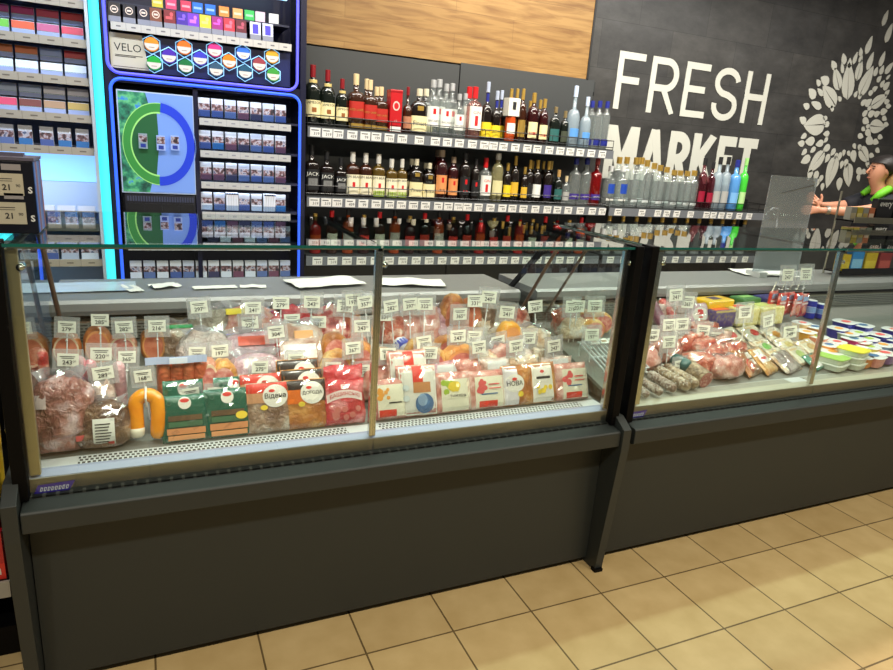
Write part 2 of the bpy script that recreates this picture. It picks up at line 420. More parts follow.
GRILLE = perf_mat('perforated_white_steel', (206, 210, 212), (14, 15, 16), .0125, .0155, .0024, offset=.5)
GRILLE2 = perf_mat('fine_perforated_steel', (170, 170, 160), (22, 22, 20), .010, .011, .0028)
SLOTS = perf_mat('slotted_back_panel', (120, 120, 116), (30, 30, 30), .03, .011, .0032, 'XZ')
DASH = perf_mat('dashed_drain_slot', (70, 70, 66), (14, 14, 14), .03, .05, .004, 'XY', offset=0)
YG, YF, YB = 1.757, 1.775, 2.47       # front glass, steel front, inner back panel
def deck_z(y): return .664 if y < 1.87 else .664+(y-1.87)*.24
STAINLESS_DECK = M((132, 132, 128), .35, .35, name='deck_enamel')
LILAC = M((160, 168, 196), .25, coat=.6, name='pale_rail')
def counter(x0, x1, posts, label, badge_x, name, first):
    r = thing(name, label, 'display counter', ((x0+x1)/2, 2.2, 0)); cx = (x0+x1)/2
    def P(mb, nm, mats, **k):
        mb.v = [(a-cx, b-2.2, c) for a, b, c in mb.v]; return mb.build(nm, mats, r, **k)
    P(MB().box(x0, x1, 1.79, 1.805, .028, .54), 'front_panel', DARK)
    P(MB().prism([(1.70, .545), (1.70, .597), (1.705, .602), (1.79, .612), (1.79, .54), (1.712, .54)], x0, x1), 'bumper_ledge', DARK, bevel=.002)
    P(MB().box(x0, x1, 1.76, 1.79, .606, .614), 'drain_slot', DASH)
    P(MB().box(x0+.01, x1-.01, 1.806, 2.74, .03, .60), 'cabinet_body', DARK)
    st = P(MB().prism([(YF, .608), (YF, .655), (YF+.002, .657), (YF+.03, .657), (YF+.03, .608)], x0+.01, x1-.01), 'steel_front', STEEL)
    # badge
    bx = badge_x-cx; y = YF-2.2-.0015
    bd = MB().add([(bx-.004, y, .6105), (bx+.076, y, .6135), (bx+.092, y, .640), (bx+.008, y, .637)], [(0, 1, 2, 3)], 0)
    rb = random.Random(5)
    for k in range(8):
        xx = bx+.011+k*.0082
        bd.add([(xx, y-.0008, .6185), (xx+.0055, y-.0008, .619), (xx+.0085, y-.0008, .631-rb.random()*.003), (xx+.003, y-.0008, .6305)], [(0, 1, 2, 3)], 1)
        bd.add([(xx+.003, y-.0012, .6215), (xx+.0052, y-.0012, .6215), (xx+.0065, y-.0012, .628), (xx+.0042, y-.0012, .628)], [(0, 1, 2, 3)], 0)
    ob = bd.build('badge', [M((58, 40, 160), .3), M((230, 232, 245), .4)], st); ob['label'] = 'slanted violet-blue badge with white lettering'
    P(MB().prism([(YF+.001, .655), (YF+.001, .658), (1.80, .6655), (1.812, .6655), (1.812, .655)], x0+.01, x1-.01), 'front_rail', LILAC if first else M((176, 174, 158), .3))
    gm = GRILLE if first else GRILLE2
    for a, b_ in zip(posts[:-1], posts[1:]):
        P(MB().box(a+(.09 if first and a == posts[0] else .045), b_-.06, 1.812, 1.862, .658, .6645), 'grille', gm)
    P(MB().box(x0+.01, x1-.01, 1.812, 1.868, .655, .663), 'deck_lip', M((200, 204, 206), .4))
    P(MB().prism([(1.868, .65), (1.868, .6635), (YB, deck_z(YB)-.001), (YB, deck_z(YB)-.02)], x0+.01, x1-.01), 'display_deck', STAINLESS_DECK)
    P(MB().box(x0+.01, x1-.01, YB, YB+.015, deck_z(YB)-.02, .872), 'back_panel', SLOTS)
    P(MB().box(x0+.01, x1-.01, YB+.03, YB+.04, .86, .905), 'air_slot', BLACK)
    P(MB().box(x0+.01, x1-.01, YB, YB+.03, .872, .880), 'slot_rail', ALU)
    P(MB().prism([(YB, .898), (YB-.006, .915), (YB-.004, .94), (YB+.012, .95), (2.83, .95), (2.83, .92), (YB+.05, .898)], x0+.01, x1-.01), 'worktop', M((150, 150, 150), .5, .6, name='satin_steel'), smooth=False)
    P(MB().box(x0+.01, x1-.01, YB+.045, 2.82, .60, .92), 'rear_body', DARK)
    # glass
    sm = [x0+.015]+[q for q in posts[1:-1]]+[x1-.015]
    for i, (a, b_) in enumerate(zip(sm[:-1], sm[1:])):
        a2, b2 = a+.003, b_-.003
        P(MB().box(a2, b2, YG, YG+.006, .614, 1.249), 'front_glass', GL)
        tg = MB().box(a2, b2, 1.75, 2.42, 1.250, 1.258, 0, front=1); P(tg, 'top_glass', [GLT, GEDGE])
    if first: P(MB().box(x0+.012, x0+.018, 1.80, 2.46, .69, 1.24), 'side_glass', GL)
    P(MB().box(x1-.02, x1-.014, 1.80, 2.46, .69, 1.24), 'side_glass', GL)
    for i, q in enumerate(posts):
        w = .011 if 0 < i < len(posts)-1 else .0125
        p_ = P(MB().box(q-w, q+w, YG+.012, YG+.030, .667, 1.244), 'glass_post', CHROME if i or not first else M((176, 164, 132), .35, .8), bevel=.002)  # first post: beige base colour stands in for a reflection on chrome
        P(MB().box(q-.006, q+.006, YG+.006, 2.40, 1.240, 1.2485), 'top_bracket', BLACK if i not in (0,) else ALU)
        kb = MB().tube([(q+.016, YG+.008, 1.20), (q+.016, YG+.034, 1.20)], .009, 10); kb.tube([(q-.0, YG+.025, 1.20), (q+.022, YG+.025, 1.20)], .005, 8)
        kb = P(kb, 'hinge_knob', CHROME, smooth=True); kb.parent = p_
        if i in (0, len(posts)-1):
            pts = [(q+.01, 2.14, 1.24), (q+.01, 2.22, 1.16), (q+.012, 2.34, 1.00), (q+.014, 2.43, .88), (q+.016, 2.465, .84)]
            P(MB().tube(pts, .0075 if first else .006, 8), 'rear_stay', M((120, 96, 78), .4, .5), smooth=True)
    lb = P(MB().box(x0+.03, x1-.03, YG+.008, YG+.018, 1.2435, 1.2488), 'led_bar', ALU)
    # black end frame of the case
    for xe in ((x0, x1) if first else (x0,)):
        e = MB().box(xe-.016, xe+.016, 1.742, 1.80, .612, 1.262)
        if xe == x1 and first:
            e.prism([(2.545, .945), (2.575, .945), (2.24, 1.249), (2.20, 1.249)], xe-.016, xe-.002)
            e.prism([(2.50, .80), (2.53, .80), (2.575, .945), (2.545, .945)], xe-.016, xe-.002)
            e2 = e; e = MB(); e.v = e2.v[:8]; e.f = e2.f[:6]; e.m = e2.m[:6]
            e3 = MB(); e3.v = e2.v[8:]; e3.f = [tuple(i-8 for i in f) for f in e2.f[6:]]; e3.m = e2.m[6:]; P(e3, 'corner_bracket', BLACK)
        P(e, 'end_frame', BLACK, bevel=.002)
    return r
C1 = counter(-.315, 1.517, [-.284, .604, 1.488], 'deli counter on the left, glass case of sausages and packed meats on a dark base', -.29, 'deli_counter', True)
C2 = counter(1.583, 4.56, [1.632, 2.58, 3.57, 4.53], 'deli counter on the right, glass case of salami, cheese and tubs on a dark base', 1.60, 'deli_counter', False)
# end panels of the left counter
def endp(x0, x1, ztop, yf, root, xo, clip):
    b = MB().prism([(yf+.045, 0), (yf, .53), (yf, ztop-.035), (yf+.055, ztop), (2.75, ztop), (2.75, 0)], x0-xo, x1-xo)
    b.v = [(a, y-2.2, z) for a, y, z in b.v]
    return b.build('end_panel', DARK, root, bevel=.0015)
endp(-.352, -.318, .665, 1.69, C1, .601, False)
endp(1.519, 1.5535, .645, 1.688, C1, .601, True)
ft = MB().box(1.514, 1.550, 1.722, 1.75, 0, .012); ft.v = [(a-.601, b-2.2, c) for a, b, c in ft.v]; ft.build('foot', BLACK, C1)
# wire divider rack lying at the right end of the left case
wr = thing('wire_rack', 'empty grey wire rack seen past the right chrome post of the left glass case', 'rack', (1.735, 2.06, deck_z(2.06)+.001))
wb = MB()
for k in range(11): wb.tube([(-.11+k*.022, -.09, .022), (-.11+k*.022, .1, .085)], .0036, 6)
for t in (-.09, .0, .1): wb.tube([(-.115, t, .019+(t+.09)*.33), (.115, t, .019+(t+.09)*.33)], .004, 6)
wb.build('wires', M((196, 200, 204), .35, .3), wr)
wb = MB()
for sx in (-.1, .1):
    for t in (-.09, .1): wb.tube([(sx, t, 0), (sx, t, .019+(t+.09)*.33)], .004, 6)
wb.build('feet', WHITE, wr)
# ---------------------------------------------------------------- bottle shelves
YS = 3.75
sh = thing('bottle_shelving', 'dark wall shelving of bottles with back panels and long price rails', 'shelving', (1.9, 3.9, 0))
def PS(mb, nm, mats, parent=sh, o=(1.9, 3.9, 0), **k):
    mb.v = [(a-o[0], b-o[1], c-o[2]) for a, b, c in mb.v]; return mb.build(nm, mats, parent, **k)
PANEL = M((58, 60, 60), .5, name='charcoal_panel')
PS(MB().box(.82, 1.842, 4.015, 4.045, .1, 2.035), 'back_panel', PANEL)
PS(MB().box(1.850, 2.868, 4.015, 4.045, .1, 2.05), 'back_panel', PANEL)
ups = MB()
for k in range(34): ups.box(2.876, 2.884, 4.028, 4.034, .3+k*.05, .325+k*.05, 1)
ups.box(2.868, 2.89, 4.03, 4.045, .1, 2.04)
PS(ups, 'slotted_upright', [M((44, 46, 46), .5), BLACK])
SHELFM = M((40, 42, 42), .45, name='shelf_steel'); RAIL = M((112, 116, 122), .4, .1, name='rail_grey')
WIRE = M((60, 60, 60), .3, .9, name='wire')
def label_plate(w, h, seed):
    k = ('plate', round(w, 4), round(h, 4), seed)
    if k in MC: return MC[k]
    rr = random.Random(seed); b = MB().box(-w/2, w/2, -.0015, .0015, -h/2, h/2)
    b.box(-w*.38, w*(.2+rr.random()*.15), -.0019, -.0015, h*.2, h*.3, 1)
    b.text(rr.choice(['99', '34', '67', '289', '459', '199', '319']), lambda x, z: (w*.12+x, -.0021, -h*.14+z), h=h*.34, mi=1)
    me = bpy.data.meshes.new('price_label'); me.from_pydata(b.v, [], b.f); me.materials.append(M((240, 240, 236), .5)); me.materials.append(M((70, 70, 74), .6))
    me.polygons.foreach_set('material_index', b.m); MC[k] = me; return me
def bottle_shelf(x0, x1, zs, labs, yb=4.012, rail=True):
    s_ = PS(MB().box(x0, x1, YS+.008, yb, zs-.022, zs), 'shelf', SHELFM)
    b = MB().box(x0, x1, YS-.002, YS+.006, zs-.062, zs-.008); PS(b, 'price_rail', RAIL)
    if rail:
        w = MB()
        for dz in (.012, .055): w.tube([(x0, YS+.012, zs+dz), (x1, YS+.012, zs+dz)], .0028, 5)
        n = int((x1-x0)/.12)
        for k in range(n+1): w.tube([(x0+(x1-x0)*k/n, YS+.012, zs-.005), (x0+(x1-x0)*k/n, YS+.012, zs+.055)], .002, 5)
        for xx in (x0, x1):
            for dz in (.012, .055): w.tube([(xx, YS+.012, zs+dz), (xx, yb-.03, zs+dz)], .0025, 5)
        PS(w, 'wire_guard', WIRE)
    for k, x in enumerate(labs):
        o = bpy.data.objects.new('price_label', label_plate(.058, .046, k % 6)); COL.objects.link(o); o.parent = sh
        o.location = (x-1.9, YS-.004-3.9, zs-.035); o.rotation_euler = (.12, 0, 0)
Z1, Z2, Z3 = 1.600, 1.222, .885
def xs_at(us, v0, v1, y=YS): return [float(at_y(u, v0+(v1-v0)*(u-307)/300, y)[0]) for u in us]
bottle_shelf(.835, 2.905, Z1, xs_at([315, 327, 338, 352, 365, 376, 389, 402, 419, 435, 447, 459, 472, 484, 493, 503, 515, 527, 537, 549, 560, 570, 580, 591, 602], 134, 153))
bottle_shelf(.835, 2.900, Z2, xs_at([314, 326, 337, 350, 363, 376, 389, 401, 413, 425, 438, 448, 458, 467, 478, 490, 502, 512, 523, 535, 547, 557, 568, 580, 592, 602], 205, 210))
bottle_shelf(2.935, 4.50, Z2, [float(at_y(u, 209, YS)[0]) for u in [618, 642, 658, 667, 677, 691, 707, 714, 722, 730, 740, 750]])
bottle_shelf(.835, 2.900, Z3, [.90+.088*k for k in range(22)], rail=False)
bottle_shelf(2.935, 4.50, Z3, [3.0+.12*k for k in range(12)], rail=False)
up2 = MB()
for xx in (2.93, 4.505): PS(MB().box(xx-.006, xx+.006, 3.99, 4.03, .1, 1.30), 'bracket_upright', SHELFM)
cb = MB().tube([(4.50, 3.80, 1.20), (4.58, 3.80, 1.255), (4.66, 3.82, 1.25), (4.70, 3.84, 1.18), (4.71, 3.84, 1.09)], .006, 8)
PS(cb, 'white_cable', M((225, 225, 222), .5))

# bottles ---------------------------------------------------------------
def bottle(u, vtop, wpx, zs, depth, kind, body, cap, label, text_, desc, cat='bottle', grp=None, hgt=None):
    """u, vtop: where the top shows; the bottle stands on shelf zs at depth"""
    p = at_y(u, vtop, depth); X = float(p[0]); Hh = float(p[2])-zs if hgt is None else hgt
    r = wpx*mpp((X, depth, zs+Hh*.4))/2
    t = thing('bottle', desc, cat, (X, depth, zs+.0005), (0, 0, 0), grp)
    sq, sh_, nk, capf, nr = {'whisky': (1, .56, .72, .80, .3), 'square': (.35, .60, .68, .80, .34), 'jim': (.5, .60, .72, .78, .36),
        'flask': (.7, .58, .74, .84, .3), 'slim': (1, .62, .78, .86, .42), 'tallneck': (1, .46, .62, .82, .3),
        'vodka': (1, .60, .72, .86, .36), 'wine': (1, .55, .74, .80, .34)}[kind]
    n = 16; sy = .62 if kind == 'flask' else 1
    prof = [(r*.9, 0), (r, .006), (r, Hh*sh_)]
    for k in range(1, 6):
        a = k/5*PI/2; prof.append((r*nr+(r-r*nr)*math.cos(a), Hh*(sh_+(nk-sh_)*math.sin(a))))
    prof += [(r*nr*.92, Hh*capf), (r*nr*.9, Hh*.985)]
    MB().lathe(prof, n, 0, sq, sy).build('glass_body', body, t, smooth=True)
    cr = r*nr*1.12
    MB().lathe([(cr, Hh*capf), (cr, Hh*.995), (cr*.9, Hh)], 12).build('cap', cap, t, smooth=False)
    for (z0, z1, half, mat_, tx, tcol, tz, tw) in label:
        zm = Hh*(z0+z1)/2; rr = 1.012*float(np.interp(zm, [q[1] for q in prof], [q[0] for q in prof]))+.0004
        def fn(a, z, k=1.0):
            x, y = math.sin(a), -math.cos(a)
            q = 1. if sq == 1 else 1/((abs(x)**(2/sq)+abs(y)**(2/sq))**(sq/2))
            return (rr*k*q*x, rr*k*q*y*sy, z)
        A = math.radians(half)
        lb = MB().grid(lambda i, j: fn(-A+2*A*i, Hh*(z0+(z1-z0)*j)), 10, 2)
        if tx: lb.text(tx, lambda x, z: fn(x/rr, Hh*tz+z, 1.012), w=2*rr*A*tw, mi=1)
        lb.build('label', [mat_, tcol or INK], t, smooth=True)
    return t
BROWN = M((46, 22, 12), .12, coat=.8, name='whisky_glass'); DKB = M((24, 16, 12), .12, coat=.8, name='dark_glass')
AMBER = M((54, 25, 10), .12, coat=.8, name='amber_glass'); DGRN = M((18, 24, 18), .12, coat=.8, name='green_glass'); WINE = M((48, 12, 12), .12, coat=.8, name='red_brown_glass')
CLEAR = glass((246, 250, 249), 1.5, .11, 'clear_bottle', .03, (226, 234, 232)); FROST = glass((215, 228, 236), 1.45, .38, 'frosted_bottle', .2, (196, 212, 222))
REDB = glass((214, 50, 44), 1.5, .25, 'red_bottle', .04, (190, 24, 26)); BLUEB = M((88, 150, 214), .25, coat=.5, name='blue_bottle'); GREENB = M((70, 200, 60), .25, coat=.5, name='green_bottle')
MAROON = glass((196, 150, 156), 1.5, .15, 'berry_bottle', .04, (120, 30, 50)); PINKG = glass((232, 206, 200), 1.5, .14, 'pink_bottle', .04, (226, 150, 140))
CREAM = M((232, 220, 168), .5); WHT = M((232, 232, 224), .5); REDL = M((178, 36, 26), .45); YEL = M((236, 206, 40), .45); NAVY = M((30, 40, 130), .4); BLKL = M((22, 22, 24), .5)
GOLD = M((208, 170, 84), .3, .7); DKRED = M((132, 20, 28), .35); SILV = M((204, 206, 208), .3, .5); REDC = M((206, 24, 30), .35); GRYL = M((168, 168, 164), .5); ORL = M((226, 150, 90), .5); TEALL = M((40, 96, 92), .5); PURP = M((60, 40, 130), .45)
W1 = 'on the upper shelf'; W2 = 'on the middle shelf'
D1, D2 = 3.815, 3.92
Lj = [(.14, .42, 66, CREAM, 'JAMESON', INK, .375, .8), (.22, .30, 16, M((150, 90, 40), .4), None, None, 0, 0), (.66, .76, 62, M((214, 190, 120), .4), None, None, 0, 0)]
for i, (u, v, w) in enumerate([(313, 65, 16.5), (328, 70, 15), (342.5, 79, 13)]):
    bottle(u, v, w, Z1, D1, 'whisky', DGRN, DKRED, Lj, '', f"crimson-capped whiskey bottle with cream label, {['tallest','middle one','shortest'][i]} of three {W1}")
for i, (u, v, w) in enumerate([(356.5, 74, 15), (370.5, 80, 13.5), (381.5, 87, 13)]):
    bottle(u, v, w, Z1, D1, 'square', AMBER, M((222, 196, 150), .4), [(.20, .50, 70, REDL, 'RED LABEL', GOLD, .35, .7), (.02, .1, 60, GOLD, None, None, 0, 0)], '', f"whisky bottle with slanted red label and cream cap, {['tallest','middle','shortest'][i]} of three {W1}")
for i, (u, v) in enumerate([(367, 79), (377, 87)]):
    bottle(u, v, 12, Z1, D2, 'square', AMBER, M((222, 196, 150), .4), [(.20, .50, 70, REDL, '', None, .35, .7)], '', f"whisky bottle with cream cap half hidden behind the {['second','third'][i]} red-labelled bottle {W1}")
# red gift tin
p = at_y(395, 90, D1); rt = .0365
t = tag(thing('gift_tin', 'tall red gift tin with a pale crest standing between the whisky bottles', 'tin', (p[0], D1, Z1)), 'tall red gift tin with a pale crest standing between the whisky bottles', 'tin')
hh = float(p[2])-Z1
MB().box(-rt, rt, -rt, rt, 0, hh*.96).build('body', M((196, 26, 34), .35, .2), t, bevel=.004)
MB().box(-rt*1.03, rt*1.03, -rt*1.03, rt*1.03, hh*.93, hh).build('lid', M((170, 20, 28), .35, .2), t, bevel=.003)
cr = MB().fan(lambda a, b: (a*.021, -rt-.001, hh*.62+b*.026), 20, 0); cr.fan(lambda a, b: (a*.014, -rt-.0016, hh*.62+b*.018), 16, 1)
cr.text('12', lambda x, z: (x, -rt-.0014, hh*.26+z), h=.012, mi=0); cr.build('crest', [M((232, 190, 180), .5), M((196, 26, 34), .4)], t)
cr = None
MB().box(-rt*.9, rt*.9, -rt-.0012, -rt, .004, hh*.13).build('base_label', WHT, t)
bottle(408.5, 87, 9.5, Z1, D1, 'tallneck', AMBER, DKRED, [(.1, .36, 66, M((176, 120, 90), .4), None, None, 0, 0)], '', f'small amber bottle with crimson neck right of the red tin {W1}')
for i, (u, v, d, w) in enumerate([(420, 89, D1, 17.5), (426.5, 89, D2, 16)]):
    bottle(u, v, w, Z1, d, 'flask', DKB, M((216, 208, 180), .4), [(.04, .40, 72, CREAM, 'Finest', INK, .24, .6), (.52, .62, 20, GOLD, None, None, 0, 0)], '', ['flat dark whisky bottle with broad cream label, before its twin '+W1, 'flat dark whisky bottle with pale cap behind its cream-labelled twin '+W1][i])
Lb = [(.16, .52, 62, WHT, 'BACARDI', INK, .26, .75), (.38, .48, 13, REDC, None, None, 0, 0)]
for i, (u, v, w) in enumerate([(435, 80, 14), (448, 84, 12.5), (461, 94, 11)]):
    bottle(u-1, v, w, Z1, D1, 'vodka', CLEAR, SILV, Lb, '', f"front-row clear rum bottle with white label, {['tallest','middle','smallest'][i]} of three {W1}")
    bottle(u+5, v-.5, w, Z1, D2, 'vodka', CLEAR, SILV, Lb, '', f"clear rum bottle behind the {['tallest','middle','smallest'][i]} front one of three sizes {W1}")
for i, (u, v, d) in enumerate([(476, 87, D1), (470, 87, D2)]):
    bottle(u, v, 13.5, Z1, d, 'jim', PINKG if i == 0 else CLEAR, REDC, [(.16, .62, 60, WHT, 'GIN', REDINK, .5, .5), (.24, .44, 14, REDC, None, None, 0, 0)], '', ['square gin bottle with red cap and white label, front one ', 'square gin bottle with red cap partly behind its twin '][i]+W1)
for i, (u, v, w, d) in enumerate([(489, 82, 11.5, D1), (498, 91, 11, D1), (502.5, 90.5, 10, D2)]):
    bottle(u, v, w, Z1, d, 'tallneck', DKB, M((170, 180, 200), .4), [(.04, .3, 70, YEL, 'BRANDY' if i < 2 else None, INK, .16, .75), (.66, .8, 70, NAVY, None, None, 0, 0)], '', ['tall brandy bottle with yellow label and pale blue neck '+W1, 'shorter front brandy bottle with yellow label and blue neck '+W1, 'dark brandy bottle with blue neck behind the shorter yellow-labelled one '+W1][i])
t = bottle(512.5, 98, 10.5, Z1, D1, 'slim', M((206, 80, 30), .2, coat=.7), M((206, 80, 30), .4), [(.18, .42, 60, WHT, None, None, 0, 0)], '', f'orange liqueur bottle with a white carton over its neck {W1}')
p = at_y(513, 95, D1); MB().box(-.040, .040, -.036, .036, .150, .257).build('white_carton', M((226, 222, 208), .5), t, bevel=.002); MB().box(-.012, .012, -.0375, -.036, .19, .235).build('carton_window', INK, t)
for i, (u, v, w, d, bm, lm, tx) in enumerate([(524, 89, 9, D1, AMBER, GOLD, ''), (518, 89, 9, D2, AMBER, GOLD, ''), (512, 89, 9, D2+.0, AMBER, GOLD, ''),
        (535, 93, 11.5, D1, WINE, CREAM, ''), (531, 101, 10, D2, WINE, CREAM, ''), (541, 100, 9, D2, WINE, CREAM, ''), (545.5, 99, 10, D1, WINE, CREAM, ''), (556.5, 107, 11, D1, DGRN, TEALL, ''), (566, 111, 9, D1, DGRN, M((60, 66, 50), .5), '')]):
    bottle(u, v, w, Z1, d, 'wine' if i != 7 else 'flask', bm, GOLD if i < 7 else M((120, 104, 70), .4), [(.1, .42, 64, lm, None, None, 0, 0)] + ([(.16, .22, 55, REDL, None, None, 0, 0)] if 3 <= i < 7 else []), '',
        ['amber cognac bottle with gold label just right of the white carton', 'amber cognac bottle half behind the white carton', 'amber cognac bottle directly behind the white carton', 'dark red brandy bottle with cream label, first of two in front', 'dark red brandy bottle behind the first cream-labelled one', 'dark red brandy bottle behind the second cream-labelled one', 'dark red brandy bottle with cream label, second of two in front', 'squat dark green bottle with teal label', 'small dark olive bottle left of the tall frosted vodka'][i]+' '+W1)
for i, (u, v, w, k_) in enumerate([(577, 86, 13, 0), (588.5, 97, 11.5, 1)]):
    bottle(u, v, w, Z1, D1, 'tallneck', FROST, M((190, 206, 232), .35), [(.16, .30, 50, M((90, 150, 214), .4), None, None, 0, 0), (.84, .92, 80, NAVY, None, None, 0, 0)], '', ['tall frosted vodka bottle with blue crest and pale cap ', 'shorter frosted vodka bottle with blue crest and pale cap '][i]+W1)
for i, (u, v, d) in enumerate([(593, 101, D2), (600.5, 101, D1), (608, 101.5, D1)]):
    bottle(u, v, 9, Z1, d, 'slim', CLEAR, NAVY, [(.06, .2, 62, NAVY, None, None, 0, 0)], '', f"slim clear navy-capped vodka bottle, {['left','middle','right'][i]} of three {W1}")
# middle shelf
Lk = [(.1, .52, 68, BLKL, 'JACK', WHT, .42, .7), (.2, .34, 34, M((120, 120, 118), .5), None, None, 0, 0)]
for i, (u, v, w) in enumerate([(312, 145, 13.5), (327, 151, 13), (341, 158, 11)]):
    bottle(u, v, w, Z2, D1, 'square', DKB, BLKL, Lk, '', f"square black-labelled whiskey bottle, {['tallest at the left end','middle of three','smallest of three'][i]} {W2}")
for i, (u, v, w) in enumerate([(353, 152, 13), (366, 153, 12.5), (379, 154, 12.5), (392, 159, 11.5), (402.5, 159, 10)]):
    bottle(u, v, w, Z2, D1, 'jim', AMBER if i < 2 else M((86, 66, 22), .15, coat=.7), M((220, 216, 206), .4), [(.06, .5, 70, M((236, 228, 196), .5), 'JIM BEAM', INK, .44, .86), (.22, .33, 12, REDC, None, None, 0, 0)] + ([(.02, .16, 50, M((150, 180, 50), .5), None, None, 0, 0)] if i >= 2 else []), '',
        f"white-capped bourbon bottle with cream label, {nth(i+1)} of five from left, middle shelf")
for i, (u, v, w, d) in enumerate([(417, 159, 14, D1), (412, 159, 13, D2), (430, 163, 13, D1), (426, 163, 12, D2)]):
    bottle(u, v, w, Z2, d, 'flask', DKB, M((216, 208, 180), .4), [(.04, .42, 72, CREAM, 'Finest', INK, .22, .6), (.56, .66, 20, GOLD, None, None, 0, 0)], '', 'flat dark whisky bottle with cream label, '+['larger one in front', 'behind the larger front one', 'smaller one in front', 'behind the smaller front one'][i]+' '+W2)
for i, (u, v, w, d, lm) in enumerate([(442.5, 150, 12.5, D1, ORL), (438, 150, 11, D2, ORL), (454, 157, 11, D1, ORL), (466, 153, 11.5, D1, BLKL), (476.5, 159, 9, D1, BLKL)]):
    bottle(u, v, w, Z2, d, 'slim', DKB if i > 2 else WINE, M((150, 130, 110), .4) if i < 3 else BLKL, [(.12, .5, 64, lm, 'RUM' if i < 4 else None, INK if lm is ORL else REDINK, .2, .4), (.35, .45, 12, REDC, None, None, 0, 0)], '',
        'dark rum bottle, '+['taller with peach label', 'half hidden behind the taller peach label', 'shorter with peach label', 'tall with black label and red roundel', 'small with black label'][i]+' '+W2)
bottle(486.5, 158, 11.5, Z2, D1, 'jim', CLEAR, REDC, [(.14, .6, 60, WHT, 'GIN', REDINK, .48, .5), (.22, .4, 14, REDC, None, None, 0, 0)], '', f'square gin bottle with red cap and white label {W2}')
for i, (u, v, w, bm, lm, cp) in enumerate([(499, 153, 12, glass((222, 216, 180), 1.5, .3, 'straw_bottle', .04, (206, 200, 150)), M((220, 212, 160), .5), M((190, 190, 186), .4)), (508.5, 163, 9, DKB, YEL, GOLD), (516.5, 156, 9, DKB, M((220, 176, 50), .5), GOLD),
        (525.5, 167, 8, DKB, M((220, 176, 50), .5), GOLD), (531, 160, 8.5, DKB, BLKL, GOLD), (538.5, 160, 10, DKB, WHT, GOLD), (549.5, 161, 9.5, DKB, PURP, GOLD), (559.5, 170, 9.5, DGRN, TEALL, M((190, 150, 90), .4)), (567, 176, 8, CLEAR, GRYL, M((220, 200, 160), .4))]):
    bottle(u, v, w, Z2, D1, 'wine' if i else 'slim', bm, cp, [(.14, .44, 64, lm, None, None, 0, 0)], '',
        ['clear vermouth bottle with oval straw-coloured label', 'dark bottle with small yellow label right of the vermouth', 'tall dark bottle with slanted golden label', 'short dark bottle with golden label', 'slim black bottle with gold cap', 'black bottle with white label and gold cap', 'black bottle with violet label and gold cap', 'squat green bottle with teal label and tan cap', 'small clear bottle with grey label left of the round vodkas'][i]+' '+W2)
for i, (u, v) in enumerate([(533, 161), (544, 161), (552, 161)]):
    bottle(u, v, 8.5, Z2, D2, 'wine', DKB, GOLD, [(.14, .44, 64, BLKL, None, None, 0, 0)], '', f"dark gold-capped bottle in the rear row, {['left','middle','right'][i]} of three {W2}")
for i, (u, v, bm) in enumerate([(577, 158, CLEAR), (588, 158, CLEAR), (598.5, 158, REDB)]):
    bottle(u, v, 12, Z2, D1, 'vodka', bm, NAVY if i < 2 else M((170, 60, 60), .4), [(.12, .24, 64, PURP, 'VODKA', WHT, .18, .6)], '', ['clear round vodka bottle with violet band, left of two '+W2, 'clear round vodka bottle with violet band, right of two '+W2, 'bright red vodka bottle at the right end '+W2][i])
# extension shelf on the right
W3 = 'on the right-hand shelf'
for i, (u, v) in enumerate([(611.5, 166), (624, 166)]):
    bottle(u, v, 12, Z2, D1, 'vodka', CLEAR, M((216, 218, 216), .35), [(.32, .56, 40, M((32, 70, 170), .4), None, None, 0, 0), (.14, .20, 50, WHT, None, None, 0, 0)], '', f"clear vodka bottle with blue oval crest, {['left','right'][i]} of the pair {W3}")
fr = [(637, 157.5, 1), (648, 160, 1), (661, 165, 1), (675, 170, 1), (688, 171, 1), (695, 170.5, 1)]
bk = [(620, 157, 0), (627.5, 157, 0), (642.5, 157.5, 0), (655, 163, 0), (667.5, 167, 0), (681, 170.5, 0)]
for i, (u, v, f_) in enumerate(fr+bk):
    k = i if f_ else i-len(fr)
    bottle(u, v, 11.5, Z2, D1 if f_ else D2, 'slim', CLEAR, GOLD, [(.10, .16, 40, M((206, 214, 212), .5), None, None, 0, 0)], '', f"gold-capped clear vodka bottle, {'front' if f_ else 'rear'} row, {nth(k+1)} from left on right-hand shelf")
for i, (u, v, w, bm, lm, cp) in enumerate([(706, 158, 9.5, MAROON, M((150, 20, 50), .4), BLKL), (714, 162, 9, MAROON, M((150, 20, 50), .4), BLKL), (721.5, 157, 10, FROST, GRYL, BLKL), (729.5, 157, 10, FROST, GRYL, BLKL), (738.5, 160, 11.5, BLUEB, M((120, 176, 226), .4), NAVY), (747.5, 158, 9, GREENB, M((180, 220, 150), .4), M((150, 210, 120), .4))]):
    bottle(u, v, w, Z2, D1, 'vodka', bm, cp, [(.14, .36, 60, lm, None, None, 0, 0)], '', ['berry flavoured clear bottle with crimson label, left of two', 'berry flavoured clear bottle with crimson label, right of two', 'frosted grey vodka bottle with black cap, left of two', 'frosted grey vodka bottle with black cap, right of two', 'light blue bottle with navy cap', 'bright green bottle at the right end'][i]+' '+W3)
